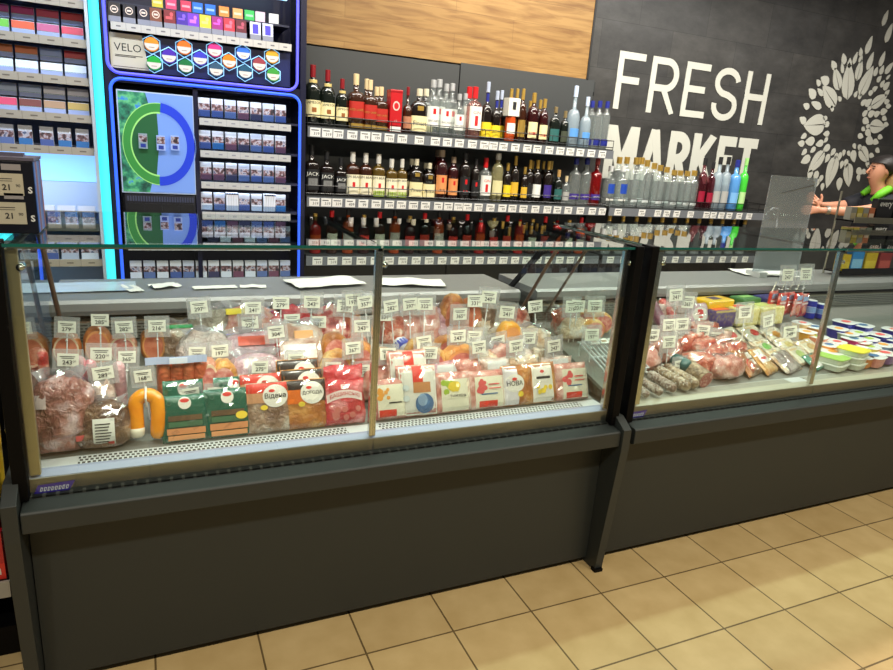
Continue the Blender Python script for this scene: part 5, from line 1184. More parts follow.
A_ = [(662, 312, 20, WHITEB, 'white-speckled film bag by the black end frame, top of the pile'), (680, 309, 22, WHITEB, 'whitish film bag under the tilted clear price card'), (694, 300, 22, TANBAG, 'grey film bag behind the white pack with the red dot'),
      (655, 340, 22, MIXED, 'red and white sliced pack at the left edge behind two price cards'), (668, 349, 24, PINK, 'pink sliced pack beside the teal wrapped salami'), (676, 333, 22, MIXED, 'red-flecked film bag between price cards, upper left'),
      (690, 341, 28, MIXED, 'vivid red and orange sliced pack, largest in the left pile'), (708, 347, 24, MIXED, 'reddish sliced pack right of the vivid red one'), (704, 330, 22, MIXED, 'orange-red sliced pack above the vivid red one'),
      (648, 358, 22, PINK, 'pink sliced pack low at the left edge'), (718, 354, 26, MIXED, 'red and white pack below the white bags'), (700, 362, 22, MIXED, 'red-flecked sliced pack behind the cut salami'),
      (728, 366, 26, PINK, 'pink and white film bag left of the brown oval pack'), (737, 351, 24, MIXED, 'reddish film pack in the centre of the right case'), (718, 338, 22, WHITEB, 'whitish film bag left of the cream packs')]
for i, (u, v, w, m_, lab) in enumerate(A_): bg2(u, v, w, m_, lab, seed=100+i, fin=i % 3 == 0, rz=.3*math.sin(i*2.1))
def fp2(u, v, w, h, body, labels, lab, lean=.9, t=.03, rz=0., seed=0, up=.6):
    x, y, z = pt(u, v, h*math.cos(lean)+.006); k = mpp((x, y, z))
    y2 = y-h*math.sin(lean); y2 = max(1.90, y2); x2 = x*y2/y if False else x
    return flat_pack((x2, y2, dk(y2)+.006), w*k*1.2, h*1.15, t, lean, body, labels, lab, rz=rz, seed=seed, wob=.003)
fp2(698, 303, 22, .10, LILACB, [('e', .12, .88, .2, .82, ROUND), ('r', .36, .64, .5, .72, REDINK), ('r', .4, .6, .36, .42, REDINK)], 'grey pack with round white label and red square, upper left of the right case', lean=.3)
fp2(738, 368, 26, .11, WHITEB, [('e', .15, .8, .1, .5, FLR), ('e', .2, .75, .14, .46, ROUND)], 'white pack with a pink-edged oval at the front grille', lean=.9, rz=.3)
fp2(758, 362, 22, .12, SMOKED, [('e', .2, .8, .08, .56, REDINK), ('e', .26, .74, .13, .5, M((214, 160, 110), .4)), ('e', .34, .66, .2, .44, REDINK)], 'brown pack with a red oval emblem at the front grille', lean=.85, rz=.35)
fp2(776, 360, 22, .12, YELLOWM, [('r', .1, .7, .4, .9, PAPER), ('r', .2, .6, .5, .6, FLR)], 'tan pack with white sticker right of the red oval one', lean=.9, rz=.35)
fp2(747, 349, 24, .11, TANBAG, [('r', .25, .8, .35, .85, PAPER), ('r', .3, .7, .55, .6, INK)], 'brown film pack with a tilted white price sticker', lean=.9, rz=.3)
fp2(797, 366, 24, .10, meat((110, 100, 96), (150, 136, 130), (200, 190, 186), 20), [('e', .3, .7, .3, .7, M((170, 150, 146), .4))], 'dark grey film pack left of the front chrome post', lean=1.0, rz=.3)
for i, (u, v, c1, nm) in enumerate([(728, 326, FLR, 'red'), (750, 324, REDINK, 'bright red'), (772, 326, ORH, 'orange'), (738, 338, REDINK, 'red'), (762, 338, M((120, 190, 90), .4), 'green'), (784, 336, M((210, 190, 120), .4), 'straw'), (757, 346, FLR, 'pink'), (775, 347, GRYL, 'grey'), (795, 345, M((180, 200, 120), .4), 'pale green'), (786, 354, FLR, 'rose'), (806, 338, M((206, 170, 110), .4), 'tan')]):
    fp2(u, v, 27, .095, PALEM, [('r', .08, .92, .08, .92, M((240, 232, 208), .35, coat=.7)), ('e', .3, .72, .3, .7, c1), ('r', .15, .6, .74, .84, M((226, 196, 150), .4))], f"flat cream cheese-slice pack with {nm} spot, {nth(i+1)} of eleven in the right case", lean=1.05, t=.02, rz=.25, seed=i)
# cheese and large blocks
def block(u, v, w, h, d, mats, lab, patches=(), rz=.0, Y=None, nm='cheese_block', cat='cheese', dx=0):
    x, y, z = pt(u, v, h)
    if Y: y = Y; x = float(at_y(u, v, Y)[0]); z = dk(y)
    k = mpp((x, y, z)); t = thing(nm, lab, cat, (x, y, z), (.0, 0, rz))
    w = w*k
    MB().box(-w/2, w/2, -d/2, d/2, 0, h).build('block', mats, t, bevel=.008)
    for sx0, sx1, a0, a1, face, m_ in patches:
        b = MB()
        if face == 'f': b.box(w*(sx0-.5), w*(sx1-.5), -d/2-.0016, -d/2+.001, h*a0, h*a1)
        else: b.box(w*(sx0-.5), w*(sx1-.5), d*(a0-.5), d*(a1-.5), h-.001, h+.0016)
        b.build('label', m_, t)
    return t
YELB = M((230, 186, 30), .35, coat=.6); VIOLP = meat((70, 50, 110), (90, 70, 130), (140, 124, 90), 60, .35, bump=.1); PATC = meat((206, 190, 110), (226, 214, 150), (236, 230, 190), 70, .35, bump=.15)
block(714, 297, 40, .11, .10, YELB, 'yellow wrapped cheese block with dark oval at the back of the right case', [(.35, .65, .25, .75, 't', M((60, 50, 90), .4))], .1)
block(746, 295, 28, .10, .09, M((60, 110, 60), .4), 'dark green wrapped block right of the yellow one, back row', [(.2, .8, .3, .7, 't', M((130, 180, 100), .4))], .1)
block(768, 295, 24, .10, .09, M((50, 50, 110), .4), 'navy wrapped block behind the red bags, back row', [], .1)
block(719, 307, 30, .085, .10, VIOLP, 'violet patterned cheese block with an orange-red top label', [(.1, .8, .2, .8, 't', M((226, 96, 50), .4)), (.0, 1, .9, 1, 'f', M((200, 180, 110), .4))], .08)
block(742, 305, 30, .09, .11, PATC, 'cream and green patterned cheese block with red top sticker', [(.2, .7, .3, .8, 't', M((220, 60, 50), .4))], .08)
block(766, 303, 34, .095, .11, PATC, 'cream and green patterned cheese block, right one of the pair', [(.1, .6, .4, .8, 't', M((200, 206, 120), .4))], .08)
# red bags of crab sticks hanging on hooks in front of the back wall
for i, (u, v) in enumerate([(774, 291), (783, 293), (791, 292), (799, 293), (805, 294)]):
    Y = 2.36-.03*(i % 2); p = at_y(u, v, Y); k = mpp(p)
    flat_pack((float(p[0]), Y, float(p[2])-.125), 15*k, .125, .02, .0, meat((206, 30, 34), (220, 60, 50), (240, 190, 180), 24, .3, bump=.4), [('r', .15, .85, .70, .90, M((150, 180, 220), .4)), ('e', .2, .8, .15, .5, M((226, 150, 120), .4)), ('r', .1, .9, .56, .64, M((244, 226, 222), .4))], f"red snack bag hanging on a hook at the back, {nth(i+1)} of five from the left", name='snack_bag', cat='snack bag', rz=.2, seed=i)
hk = thing('hook_strip', 'four thin metal hooks reaching down from the worktop edge, holding red bags', 'hooks', (3.0, 2.42, .90))
hkx = []
hb = MB()
for u in (779, 788, 796, 803):
    p = at_y(u, 289, 2.38); q = at_y(u+1, 274, 2.45); hb.tube([(float(q[0])-3.0, .04, .06), (float(p[0])-3.0+.003, .0, .02), (float(p[0])-3.0, -.06, float(p[2])-.90)], .003, 6)
hb.build('hooks', ALU, hk)
for u in (779, 788, 796, 803):
    p = at_y(u, 289, 2.36); MB().lathe([(.0, -.005), (.005, 0), (0, .005)], 8).build('white_tip', WHITE, hk, loc=(float(p[0])-3.0, -.06, float(p[2])-.90))
# tubs
def tub(u, v, wpx, side, lid, spot, lab, h=.05, sq=.55, stack=0, depth=None):
    hh = h*(1+stack*.9); x, y, z = pt(u, v, hh); r = wpx*mpp((x, y, z))/2
    t = thing('plastic_tub', lab, 'tub', (x, y, z+h*.9*stack+.0005), (.0, 0, .25))
    MB().lathe([(r*.80, 0), (r*.84, .003), (r*.97, h*.86), (r*1.03, h*.88), (r*1.03, h*.95)], 24, 0, sq).build('cup', side, t, smooth=False)
    MB().lathe([(r*1.04, h*.93), (r*1.05, h*.97), (r*1.0, h)], 24, 0, sq).build('lid', lid, t)
    MB().fan(lambda a, c: (a*r*.55, c*r*.42-r*.1, h+.0008), 16).build('label', spot, t)
    return t
LIDW = M((238, 238, 240), .3, coat=.6); BLUT = M((34, 44, 150), .35, coat=.5)
TB = [(845, 321, 20, BLUT, 'blue'), (862, 324.5, 20, BLUT, 'blue'), (838, 328, 18, BLUT, 'deep blue'), (858, 332, 18, BLUT, 'blue'), (879, 334, 20, BLUT, 'blue'), (893, 339, 18, BLUT, 'blue'), (848, 333, 18, M((150, 170, 150), .4), 'grey-green'), (868, 338, 19, BLUT, 'navy'), (861, 341, 18, M((170, 50, 70), .4), 'brown'), (853, 338, 19, M((190, 40, 110), .4), 'magenta'), (882, 344, 20, M((120, 140, 170), .4), 'slate'), (869, 346, 20, M((220, 190, 60), .4), 'yellow'), (836, 341, 18, M((226, 150, 120), .4), 'salmon'), (828, 344, 19, M((222, 150, 60), .4), 'orange'), (855, 348, 22, M((206, 170, 120), .4), 'tan'), (842, 345, 18, M((190, 130, 90), .4), 'brownish'), (884, 352, 22, M((130, 90, 150), .4), 'lilac'), (872, 355, 24, M((226, 150, 140), .4), 'pink'), (832, 351, 22, M((200, 206, 60), .4), 'lime'), (862, 356, 20, M((226, 140, 60), .4), 'deep orange'), (802, 322, 16, M((226, 190, 140), .4), 'cream'), (814, 326, 18, M((206, 150, 90), .4), 'caramel'), (806, 331, 18, M((222, 160, 60), .4), 'amber'), (818, 336, 18, M((226, 150, 120), .4), 'peach'), (893, 329, 18, BLUT, 'dark blue'), (900, 346, 18, BLUT, 'navy blue')]
cntn = {}
for i, (u, v, w, m_, nm) in enumerate(TB):
    cntn[nm] = cntn.get(nm, 0)+1
    tot = sum(1 for q in TB if q[4] == nm)
    tub(u, v, w, m_, LIDW, [FLR, BLUEH, ORH, GRH][i % 4], f"{nm} tub with white lid" + (f", {nth(cntn[nm])} of {['','one','two','three','four','five','six','seven','eight'][tot]} such from the left" if tot > 1 else ' in the middle of the right case'))
for i, (u, v, n_) in enumerate([(834, 356, 2), (851, 361, 3)]):
    x, y, z = pt(u, v, .030*n_); r = 25*mpp((x, y, z))/2
    for s_ in range(n_):
        t = thing('plastic_tub', f"pale square tub, {['lowest','middle','top'][s_ if n_ == 3 else s_*2]} of the {['left','right'][i]} stack near the front grille", 'tub', (x, y, z+.0305*s_+.0005), (0, 0, .25))
        MB().lathe([(r*.84, 0), (r*.88, .002), (r*.98, .025), (r*1.03, .026)], 24, 0, .35).build('cup', M((214, 222, 204), .4, coat=.5), t)
        MB().lathe([(r*1.04, .0255), (r*1.04, .029), (r*.99, .030)], 24, 0, .35).build('lid', [M((150, 190, 90), .4), M((226, 216, 70), .4)][i] if s_ == n_-1 else M((230, 234, 226), .4), t)
fp2(868, 362, 22, .09, M((226, 120, 60), .4, coat=.6), [('r', .1, .9, .4, .9, M((220, 60, 50), .4)), ('r', .2, .7, .1, .3, M((240, 210, 160), .4))], 'orange and red flat pack right of the pale tub stacks', lean=1.1, t=.02, rz=.3)
fp2(822, 372, 22, .08, M((90, 150, 130), .4, coat=.6), [('r', .1, .9, .1, .5, PAPER), ('r', .3, .8, .6, .85, M((222, 120, 60), .4))], 'small teal and white pack behind the front chrome post', lean=1.1, t=.02, rz=.3)
# stack of blue tins behind the red bags
for i, (u, v) in enumerate([(812, 300), (820, 303)]):
    x = float(at_y(u, v, 2.36)[0]); zt = float(at_y(u, v, 2.36)[2]); z0 = dk(2.36); h = (zt-z0)/3
    for s_ in range(3):
        r = .030; t = thing('blue_tin', f"blue and white round tin, {['lowest','middle','top'][s_]} of the {['left','right'][i]} stack beside the red bags", 'tin', (x, 2.36-.02*i, z0+h*s_+.0004))
        MB().lathe([(r, 0), (r, h*.9), (r*.9, h*.97)], 18).build('tin', [BLUT, M((120, 150, 200), .4), BLUT][s_], t); MB().lathe([(r*.95, h*.93), (r*.95, h*.99)], 18).build('lid', LIDW, t)

# ---------------------------------------------------------------- price cards on sticks
FONTN = ['243', '322', '240', '267', '279', '220', '297', '282', '285', '275', '249', '241', '198', '168', '365', '260', '289', '216', '331', '357', '304', '197']
HOLD = glass((244, 244, 245), 1.35, .24, 'grey_holder', .15, (226, 226, 226))
def price_card(u, v, Y, i, label, big=False, bare=False, rz=0., roll=0.):
    p = at_y(u, v, Y); x, z = side(float(p[0]), .05), float(p[2]); k = mpp(p)
    Y0 = min(2.44, Y+.004); t = thing('price_card', label, 'price card', (x, Y, z), (-.10, roll, rz))
    w, h = (19 if big else 16)*k, (13 if big else 12)*k
    if not bare: MB().box(-w*.72, w*.72, .0005, .0025, -h*.95, h*.85).build('holder', HOLD, t)
    b = MB().box(-w/2, w/2, -.001, 0, -h/2, h/2)
    b.box(-w*.38, w*.34, -.0016, -.001, h*.24, h*.30, 1); b.box(-w*.30, w*.28, -.0016, -.001, h*.12, h*.17, 1)
    b.text(FONTN[i % len(FONTN)], lambda a, c: (-w*.03+a, -.0018, -h*.18+c), h=h*.34, mi=1, bold=.02)
    b.text('00', lambda a, c: (w*.30+a, -.0018, -h*.10+c), h=h*.16, mi=1)
    b.build('card', [M((228, 228, 216), .5), M((40, 40, 44), .6)], t)
    zb = dk(min(2.44, max(1.89, Y)))-z
    MB().tube([(0, .004, -h*.6), (0, .004, min(zb, -h*.7)+.002)], .0022, 6).build('stick', M((226, 226, 226), .4), t)
    MB().lathe([(0, -.005), (.0045, 0), (0, .005)], 8).build('stick_knob', WHITE, t, loc=(0, -.002, -h*1.15))
    return t
TG1 = [(17, 363, 1), (20, 328, 3), (67, 327, 3), (100, 320, 3), (124, 327, 3), (157, 326, 3), (101, 354, 2), (68, 360, 1), (103, 373, 1), (127, 357, 2), (143, 376, 1),
       (199, 307, 3), (253, 308, 3), (281, 303, 3), (312, 302, 3), (197, 353, 2), (220, 351, 2), (250, 323, 3), (292, 320, 3), (318, 322, 3), (276, 332, 2), (296, 360, 1), (260, 367, 1), (191, 394, 0), (216, 393, 0),
       (353, 300, 3), (365, 302, 3), (345, 306, 3), (391, 306, 3), (410, 304, 3), (425, 304, 3), (475, 301, 3), (460, 314, 3), (320, 322, 2), (385, 315, 3), (362, 326, 2), (353, 348, 1), (333, 368, 1), (362, 371, 1), (388, 354, 1), (424, 342, 2), (430, 353, 1), (458, 336, 2), (474, 337, 2),
       (489, 297, 3), (507, 312, 3), (546, 306, 3), (562, 307, 3), (578, 306, 3), (595, 306, 3), (479, 347, 1), (498, 342, 2), (516, 346, 1), (529, 338, 2), (554, 346, 1), (571, 336, 2)]
TG1 = [q for i, q in enumerate(TG1) if q[:2] != (320, 322)]
TG2 = [(676, 295, 3), (688, 302, 3), (669, 325, 2), (682, 324, 2), (680, 333, 2), (703, 331, 2), (669, 342, 1), (652, 335, 2), (652, 363, 1), (680, 366, 0), (705, 358, 1), (730, 364, 0), (714, 338, 2), (745, 312, 2), (768, 321, 2), (752, 358, 1), (790, 332, 2)]
YR = [1.955, 2.0, 2.11, 2.27]
RN = ['front', 'lower', 'middle', 'back']
for lst, nm in ((TG1, 'left'), (TG2, 'right')):
    for row in range(4):
        items = sorted([q for q in lst if q[2] == row])
        for i, (u, v, r_) in enumerate(items):
            big = (u, v) in ((68, 360), (103, 373), (101, 354))
            price_card(u, v, YR[r_], int(u*7+v) , f"price card on a stick, {nth(i+1)} from left in the {RN[r_]} row of the {nm} case", big, bare=(int(u+v) % 4 == 0 and r_ == 3), rz=.12*math.sin(u), roll=.10*math.sin(u*1.7))
for i, (u, v) in enumerate([(788, 275), (806, 274)]):
    price_card(u, v, 2.44, i, f"grey price card above the red bags at the worktop edge, {['left','right'][i]} of two")
# papers on the worktops
def sheet(u, v, w, d, lab, rz=0., m_=PAPER, cr=.004, nm='paper_sheet', n=1):
    p = at_z(u, v, .955); b = MB()
    def f(i, j, o=0): return ((i-.5)*w, (j-.5)*d, cr*(1+noise.noise((i*3+u, j*3, 0)))+o)
    b.grid(lambda i, j: f(i, j, .001), 12, 8); b.grid(lambda i, j: f(1-i, j, 0.), 12, 8)
    o = b.build(nm, m_, None, loc=(float(p[0]), min(2.76, max(2.56, float(p[1]))), .9505), rot=(0, 0, rz), smooth=True); return tag(o, lab, 'paper')
sheet(325, 283, .30, .17, 'white crumpled wrapping paper on the worktop left of the middle post', .2, cr=.010)
sheet(410, 283, .30, .15, 'white wrapping paper on the worktop right of the middle post', -.2, cr=.010)
sheet(75, 287, .40, .16, 'pale printed sheets spread over the worktop at the left end', .03, M((190, 204, 216), .35, coat=.4))
sheet(132, 288, .05, .12, 'small white card on the worktop beside the printed sheets', .3)
sheet(165, 286, .10, .07, 'crumpled white slip on the worktop below the poster', .4, cr=.008)
sheet(215, 287, .16, .05, 'flat clear white slip on the worktop below the pack shelves', .1)
sheet(253, 286, .10, .05, 'short white slip on the worktop left of the wrapping paper', -.1)
sheet(765, 273, .40, .20, 'large white paper on the worktop of the right counter', -.25, cr=.008)
# ---------------------------------------------------------------- things on and around the counters
# price display box standing on the top glass at the left
t = thing('price_display_box', 'small black box with two price cards standing on the glass at the far left', 'display', (-.325, 1.93, 1.2585))
MB().box(-.085, .085, -.03, .10, 0, .175).build('box', M((16, 18, 30), .3), t, bevel=.003)
MB().box(-.088, .088, -.033, .103, .175, .182).box(-.03, .06, .02, .05, .182, .19).build('lid', M((96, 92, 110), .4), t)
sd = MB()
for k in range(5): sd.box(.085, .0865, -.028+.025*k, -.005+.025*k, .004, .172, k % 3)
sd.build('printed_side', [M((70, 110, 190), .35), M((150, 90, 80), .4), M((110, 140, 200), .35)], t)
for z, nm in ((.118, 0), (.05, 1)):
    b = MB().box(-.075, .062, -.0335, -.030, z-.026, z+.026)
    b.text('21', lambda x, q: (.026+x, -.0342, z-.006+q), h=.014, mi=1, bold=.02); b.text('90', lambda x, q: (.051+x, -.0342, z-.002+q), h=.007, mi=1)
    b.box(-.06, .04, -.0342, -.0335, z+.013, z+.0145, 1); b.box(-.05, .04, -.0342, -.0335, z+.008, z+.009, 1)
    b.build('price_label', [M((190, 184, 164), .5), M((30, 30, 34), .6)], t)
    b = MB().box(.02, .06, -.0335, -.030, z+.034, z+.048); b.build('barcode_label', M((150, 146, 150), .5), t)
    b = MB(); b.text('S', lambda x, q: (.075+x, -.0308, z-.012+q), h=.016, bold=.03); b.build('white_mark', WHITE, t)
# snack shelf at the far left, beside the counter
sk = thing('snack_shelf', 'black low shelf unit standing left of the counter end', 'shelf', (-.62, 2.2, 0))
def SK(mb, nm, m_, **k):
    mb.v = [(a+.62, b-2.2, c) for a, b, c in mb.v]; return mb.build(nm, m_, sk, **k)
for z in (.10, .255, .47): SK(MB().box(-.85, -.405, 1.96, 2.45, z-.02, z), 'board', BLACK)
SK(MB().box(-.85, -.405, 2.45, 2.47, 0, 1.0), 'back_board', BLACK); SK(MB().box(-.85, -.40, 1.965, 2.45, 0, .08), 'plinth', BLACK)
SK(MB().box(-.85, -.405, 1.95, 1.958, .255-.05, .255+.002), 'price_rail', M((170, 168, 160), .5))
for i in range(3):
    o = MB().box(-.06, .06, -.10, .10, 0, .15).box(-.06, .0605, -.1008, -.1, .0, .05, 1).box(-.03, .05, -.1014, -.1, .015, .035, 2).build('snack_carton', [M((190, 20, 36), .35, coat=.4), M((226, 60, 50), .4), M((240, 226, 220), .4)], None, loc=(-.475-.13*i, 2.07, .2555))
    tag(o, f"red snack carton on the low shelf left of the counter, {['nearest the counter','middle','farthest left'][i]} of three", 'carton')
for i in range(3):
    flat_pack((-.465-.13*i, 2.05, .4705), .12, .24, .07, .1, meat((226, 180, 20), (236, 206, 50), (120, 90, 20), 14, .3, bump=.4), [('r', .15, .85, .55, .8, M((60, 40, 20), .4))], f"yellow crisp bag on the upper board left of the counter, {['nearest the counter','middle','farthest left'][i]} of three", name='crisp_bag', cat='snack bag', seed=i)
# clear plastic screen standing on the worktop edge of the right counter
t = thing('plastic_screen', 'clear square plastic screen standing behind the right counter, before the leaf wreath', 'screen', (3.33, 2.66, .951))
MB().box(-.185, .185, -.003, .003, .03, .565).build('sheet', glass((225, 232, 236), 1.45, .33, 'plexiglass', .02, (196, 200, 202)), t)
MB().box(-.18, -.12, -.05, .05, 0, .03).box(.12, .18, -.05, .05, 0, .03).build('feet', M((200, 200, 200), .3), t)
MB().tube([(-.09, -.005, .47), (.16, -.006, .525)], .003, 6).build('wire', CHROME, t)
# snack rack on the worktop at the right edge
rk = thing('snack_rack', 'black tiered counter rack of small snack packs at the right edge', 'rack', (4.25, 2.66, .951))
for sx in (-.42, .42): MB().tube([(sx, .06, 0), (sx, .06, .50)], .006, 8).build('post', ALU, rk)
for k, z in enumerate((.02, .20, .33)):
    MB().box(-.425, .425, -.06, .06, z, z+.008).build('tray', BLACK, rk)
    MB().box(-.425, .425, -.064, -.06, z-.005, z+.03).build('tray_front', [BLACK, ALU, ALU][k], rk)
def hb_(x, z, w, h, c, c2, lab, tx=None):
    b = MB().box(-w/2, w/2, -.02, .02, 0, h)
    b.box(-w*.42, w*.42, -.0206, -.02, h*.12, h*.55, 1)
    if tx: b.text(tx, lambda a, q: (a, -.0216, h*.72+q), w=w*.75, mi=2)
    o = b.build('snack_packet', [M(c, .35, coat=.4), M(c2, .4), WHITE], None, loc=(4.25+x, 2.655, .951+z)); return tag(o, lab, 'snack packet')
for k, (z, row) in enumerate(((.030, [(-.36, .09, .10, (206, 170, 20), (226, 196, 60), 'yellow'), (-.25, .11, .13, (40, 130, 200), (140, 196, 232), 'blue'), (-.12, .11, .11, (206, 170, 20), (226, 196, 60), 'golden'), (.02, .12, .11, (150, 40, 40), (200, 90, 80), 'dark red')]),
        (.209, [(-.39, .05, .085, (120, 116, 60), (150, 150, 130), 'olive'), (-.33, .05, .085, (150, 140, 60), (90, 90, 90), 'khaki'), (-.27, .05, .085, (110, 110, 96), (160, 150, 80), 'grey-green'), (-.21, .05, .085, (90, 100, 90), (150, 160, 130), 'dark grey'), (-.10, .14, .1, (18, 18, 22), (30, 30, 34), 'wide black')]),
        (.339, [(-.39, .05, .075, (120, 120, 112), (160, 150, 120), 'stone grey'), (-.335, .05, .075, (160, 146, 40), (190, 180, 120), 'mustard'), (-.28, .05, .075, (130, 130, 124), (160, 140, 80), 'grey'), (-.225, .05, .075, (170, 96, 60), (200, 180, 160), 'orange'), (-.11, .15, .13, (16, 16, 20), (26, 26, 30), 'tall black'), (.06, .15, .13, (16, 16, 20), (26, 26, 30), 'rightmost black')]))):
    for (x, w, h, c, c2, nm) in row:
        hb_(x, z, w, h, c, c2, f"{nm} snack packet on the {['lowest','middle','top'][k]} tray of the counter rack at the right edge", 'every' if 'black' in nm else None)
# ---------------------------------------------------------------- shop assistant
SKIN = meat((196, 136, 108), (206, 148, 120), None, 6, .5, .1, .05); CLOTH = M((22, 24, 34), .75, name='dark_cloth'); HAIRM = M((24, 18, 16), .55, name='dark_hair'); LIME = M((110, 200, 40), .6, name='lime_cloth')
per = thing('person', 'person in profile with dark top and lime collar reaching left behind the right counter', 'person', (4.985, 3.20, 0), (0, 0, math.radians(-25)))
O_ = Vector((4.92, 3.22, 0))
def chain_body(name, verts, edges, mat_, parent, root=0, sub=2):
    """one continuous skinned figure; verts = (x, y, z, rx, ry)"""
    bm = bmesh.new(); lay = bm.verts.layers.skin.verify(); vs = []
    for i, v in enumerate(verts):
        q = bm.verts.new(Vector(v[:3])-O_); q[lay].radius = (v[3], v[4] if len(v) > 4 else v[3]); q[lay].use_root = (i == root); vs.append(q)
    for a, b in edges: bm.edges.new((vs[a], vs[b]))
    me = bpy.data.meshes.new(name); bm.to_mesh(me); bm.free(); me.materials.append(mat_)
    o = bpy.data.objects.new(name, me); COL.objects.link(o); o.parent = parent
    md = o.modifiers.new('skin', 'SKIN'); md.use_smooth_shade = True
    ss = o.modifiers.new('sub', 'SUBSURF'); ss.levels = ss.render_levels = sub
    return o
# skin: head-neck-arms-hands-legs as one figure
V = [(4.95, 3.24, .92, .15, .12), (4.94, 3.24, 1.10, .15, .11), (4.92, 3.24, 1.30, .15, .10), (4.89, 3.24, 1.41, .07, .07), (4.88, 3.24, 1.47, .05, .052), (4.842, 3.24, 1.518, .05, .052), (4.848, 3.24, 1.575, .082, .078), (4.862, 3.24, 1.64, .086, .08), (4.872, 3.24, 1.69, .055, .055)]
Ed = [(0, 1), (1, 2), (2, 3), (3, 4), (4, 5), (5, 6), (6, 7), (7, 8)]
def limb(start, pts):
    prev = start
    for p in pts: V.append(p); Ed.append((prev, len(V)-1)); prev = len(V)-1
    return prev
# near arm (towards the customer) and far arm
a1 = limb(2, [(4.90, 3.08, 1.37, .065), (4.77, 3.05, 1.32, .052), (4.68, 3.06, 1.30, .045), (4.58, 3.09, 1.295, .038), (4.46, 3.13, 1.290, .027, .024), (4.40, 3.15, 1.285, .030, .022)])
a2 = limb(2, [(4.90, 3.40, 1.36, .065), (4.78, 3.43, 1.32, .050), (4.69, 3.42, 1.31, .040), (4.58, 3.40, 1.315, .026, .022), (4.53, 3.39, 1.325, .030, .022)])
for sx in (-.09, .09):
    limb(0, [(4.95+sx*.3, 3.24+sx, .80, .085), (4.95+sx*.3, 3.24+sx, .48, .06), (4.95+sx*.3, 3.25+sx, .10, .042), (4.86+sx*.3, 3.24+sx, .035, .034)])
def hand(palm, d0, up, s=1., curl=.35):
    """five unequal bent fingers rooted in the palm"""
    d0 = Vector(d0).normalized(); up = Vector(up).normalized(); side = d0.cross(up).normalized(); c = Vector(V[palm][:3])
    for k, (off, L_) in enumerate(((.024, .072), (.008, .080), (-.008, .075), (-.024, .058))):
        p0 = c+up*off+d0*.028; p1 = p0+d0*L_*.5+up*off*.15+side*.004; p2 = p1+(d0-side*curl).normalized()*L_*.32; p3 = p2+(d0-side*curl*2).normalized()*L_*.22
        limb(palm, [(*p0, .0095), (*p1, .0088), (*p2, .008), (*p3, .0065)])
    p0 = c+up*.024-d0*.015; p1 = p0+(up*.9+d0*.6).normalized()*.035; p2 = p1+(up*.5+d0*.9).normalized()*.028
    limb(palm, [(*p0, .012), (*p1, .010), (*p2, .0075)])
hand(a1, (-1, .02, -.08), (.1, 0, 1), curl=.25); hand(a2, (-.75, .05, .55), (.6, 0, .8), curl=.3)
chain_body('body', V, Ed, SKIN, per)
# clothing
V = [(4.95, 3.24, .86, .175, .14), (4.94, 3.24, 1.10, .175, .135), (4.92, 3.24, 1.30, .175, .125), (4.90, 3.24, 1.40, .10, .10)]
Ed = [(0, 1), (1, 2), (2, 3)]
limb(2, [(4.90, 3.08, 1.37, .085), (4.79, 3.055, 1.33, .075), (4.735, 3.05, 1.315, .066)]); limb(2, [(4.90, 3.40, 1.36, .085), (4.80, 3.43, 1.33, .072), (4.75, 3.43, 1.32, .064)])
chain_body('dark_top', V, Ed, CLOTH, per)
V = [(4.95, 3.24, .92, .165, .14)]; Ed = []
for sx in (-.09, .09): limb(0, [(4.95+sx*.3, 3.24+sx, .80, .10), (4.95+sx*.3, 3.24+sx, .48, .078), (4.95+sx*.3, 3.25+sx, .12, .065)])
chain_body('trousers', V, Ed, CLOTH, per)
def PP(mb, nm, m_, **k):
    mb.v = [tuple(Vector(v)-O_) for v in mb.v]; return mb.build(nm, m_, per, **k)
PP(MB().tube([(4.80, 3.16, 1.38), (4.83, 3.13, 1.43), (4.88, 3.14, 1.465), (4.93, 3.2, 1.47), (4.94, 3.28, 1.47), (4.88, 3.34, 1.465), (4.82, 3.33, 1.42)], [.02, .03, .03, .028, .028, .03, .02], 8), 'collar', LIME, smooth=True)
hd = MB(); blob(hd, .104, .10, .082, 3, .05, 1., 22, 14, base=False); hd.v = [(a+4.885, b+3.24, c+1.545) for a, b, c in hd.v]; hd.v = [(a, b, max(c, 1.648+(.0 if a < 4.82 else -(a-4.82)*1.3))) for a, b, c in hd.v]; PP(hd, 'hair', HAIRM, smooth=True)
hd = MB(); blob(hd, .055, .075, .12, 5, .1, 1., 16, 12, base=False); hd.v = [(a+4.955, b+3.20, c+1.43) for a, b, c in hd.v]; PP(hd, 'pony_tail', M((176, 140, 96), .5), smooth=True)
PP(MB().tube([(4.780, 3.24, 1.610), (4.768, 3.24, 1.592), (4.760, 3.24, 1.580), (4.776, 3.24, 1.570)], [.005, .008, .010, .007], 8), 'nose', SKIN, smooth=True)
for sy in (-.035, .035):
    PP(MB().lathe([(0, -.005), (.007, 0), (0, .005)], 10, c=(4.782, 3.24+sy*.9, 1.606)), 'eye', M((40, 30, 26), .3), smooth=True)
    PP(MB().tube([(4.784, 3.24+sy*1.3, 1.622), (4.776, 3.24+sy*.5, 1.626)], .004, 6), 'eyebrow', HAIRM)
    q = MB(); blob(q, .02, .008, .03, 2, .05, 1., 12, 8, base=False); q.v = [(a+4.865, b+3.24+sy*2.1, c+1.57) for a, b, c in q.v]; PP(q, 'ear', SKIN, smooth=True)
PP(MB().tube([(4.782, 3.225, 1.540), (4.777, 3.24, 1.541), (4.782, 3.255, 1.540)], [.003, .006, .003], 8), 'mouth', M((176, 112, 98), .5), smooth=True)
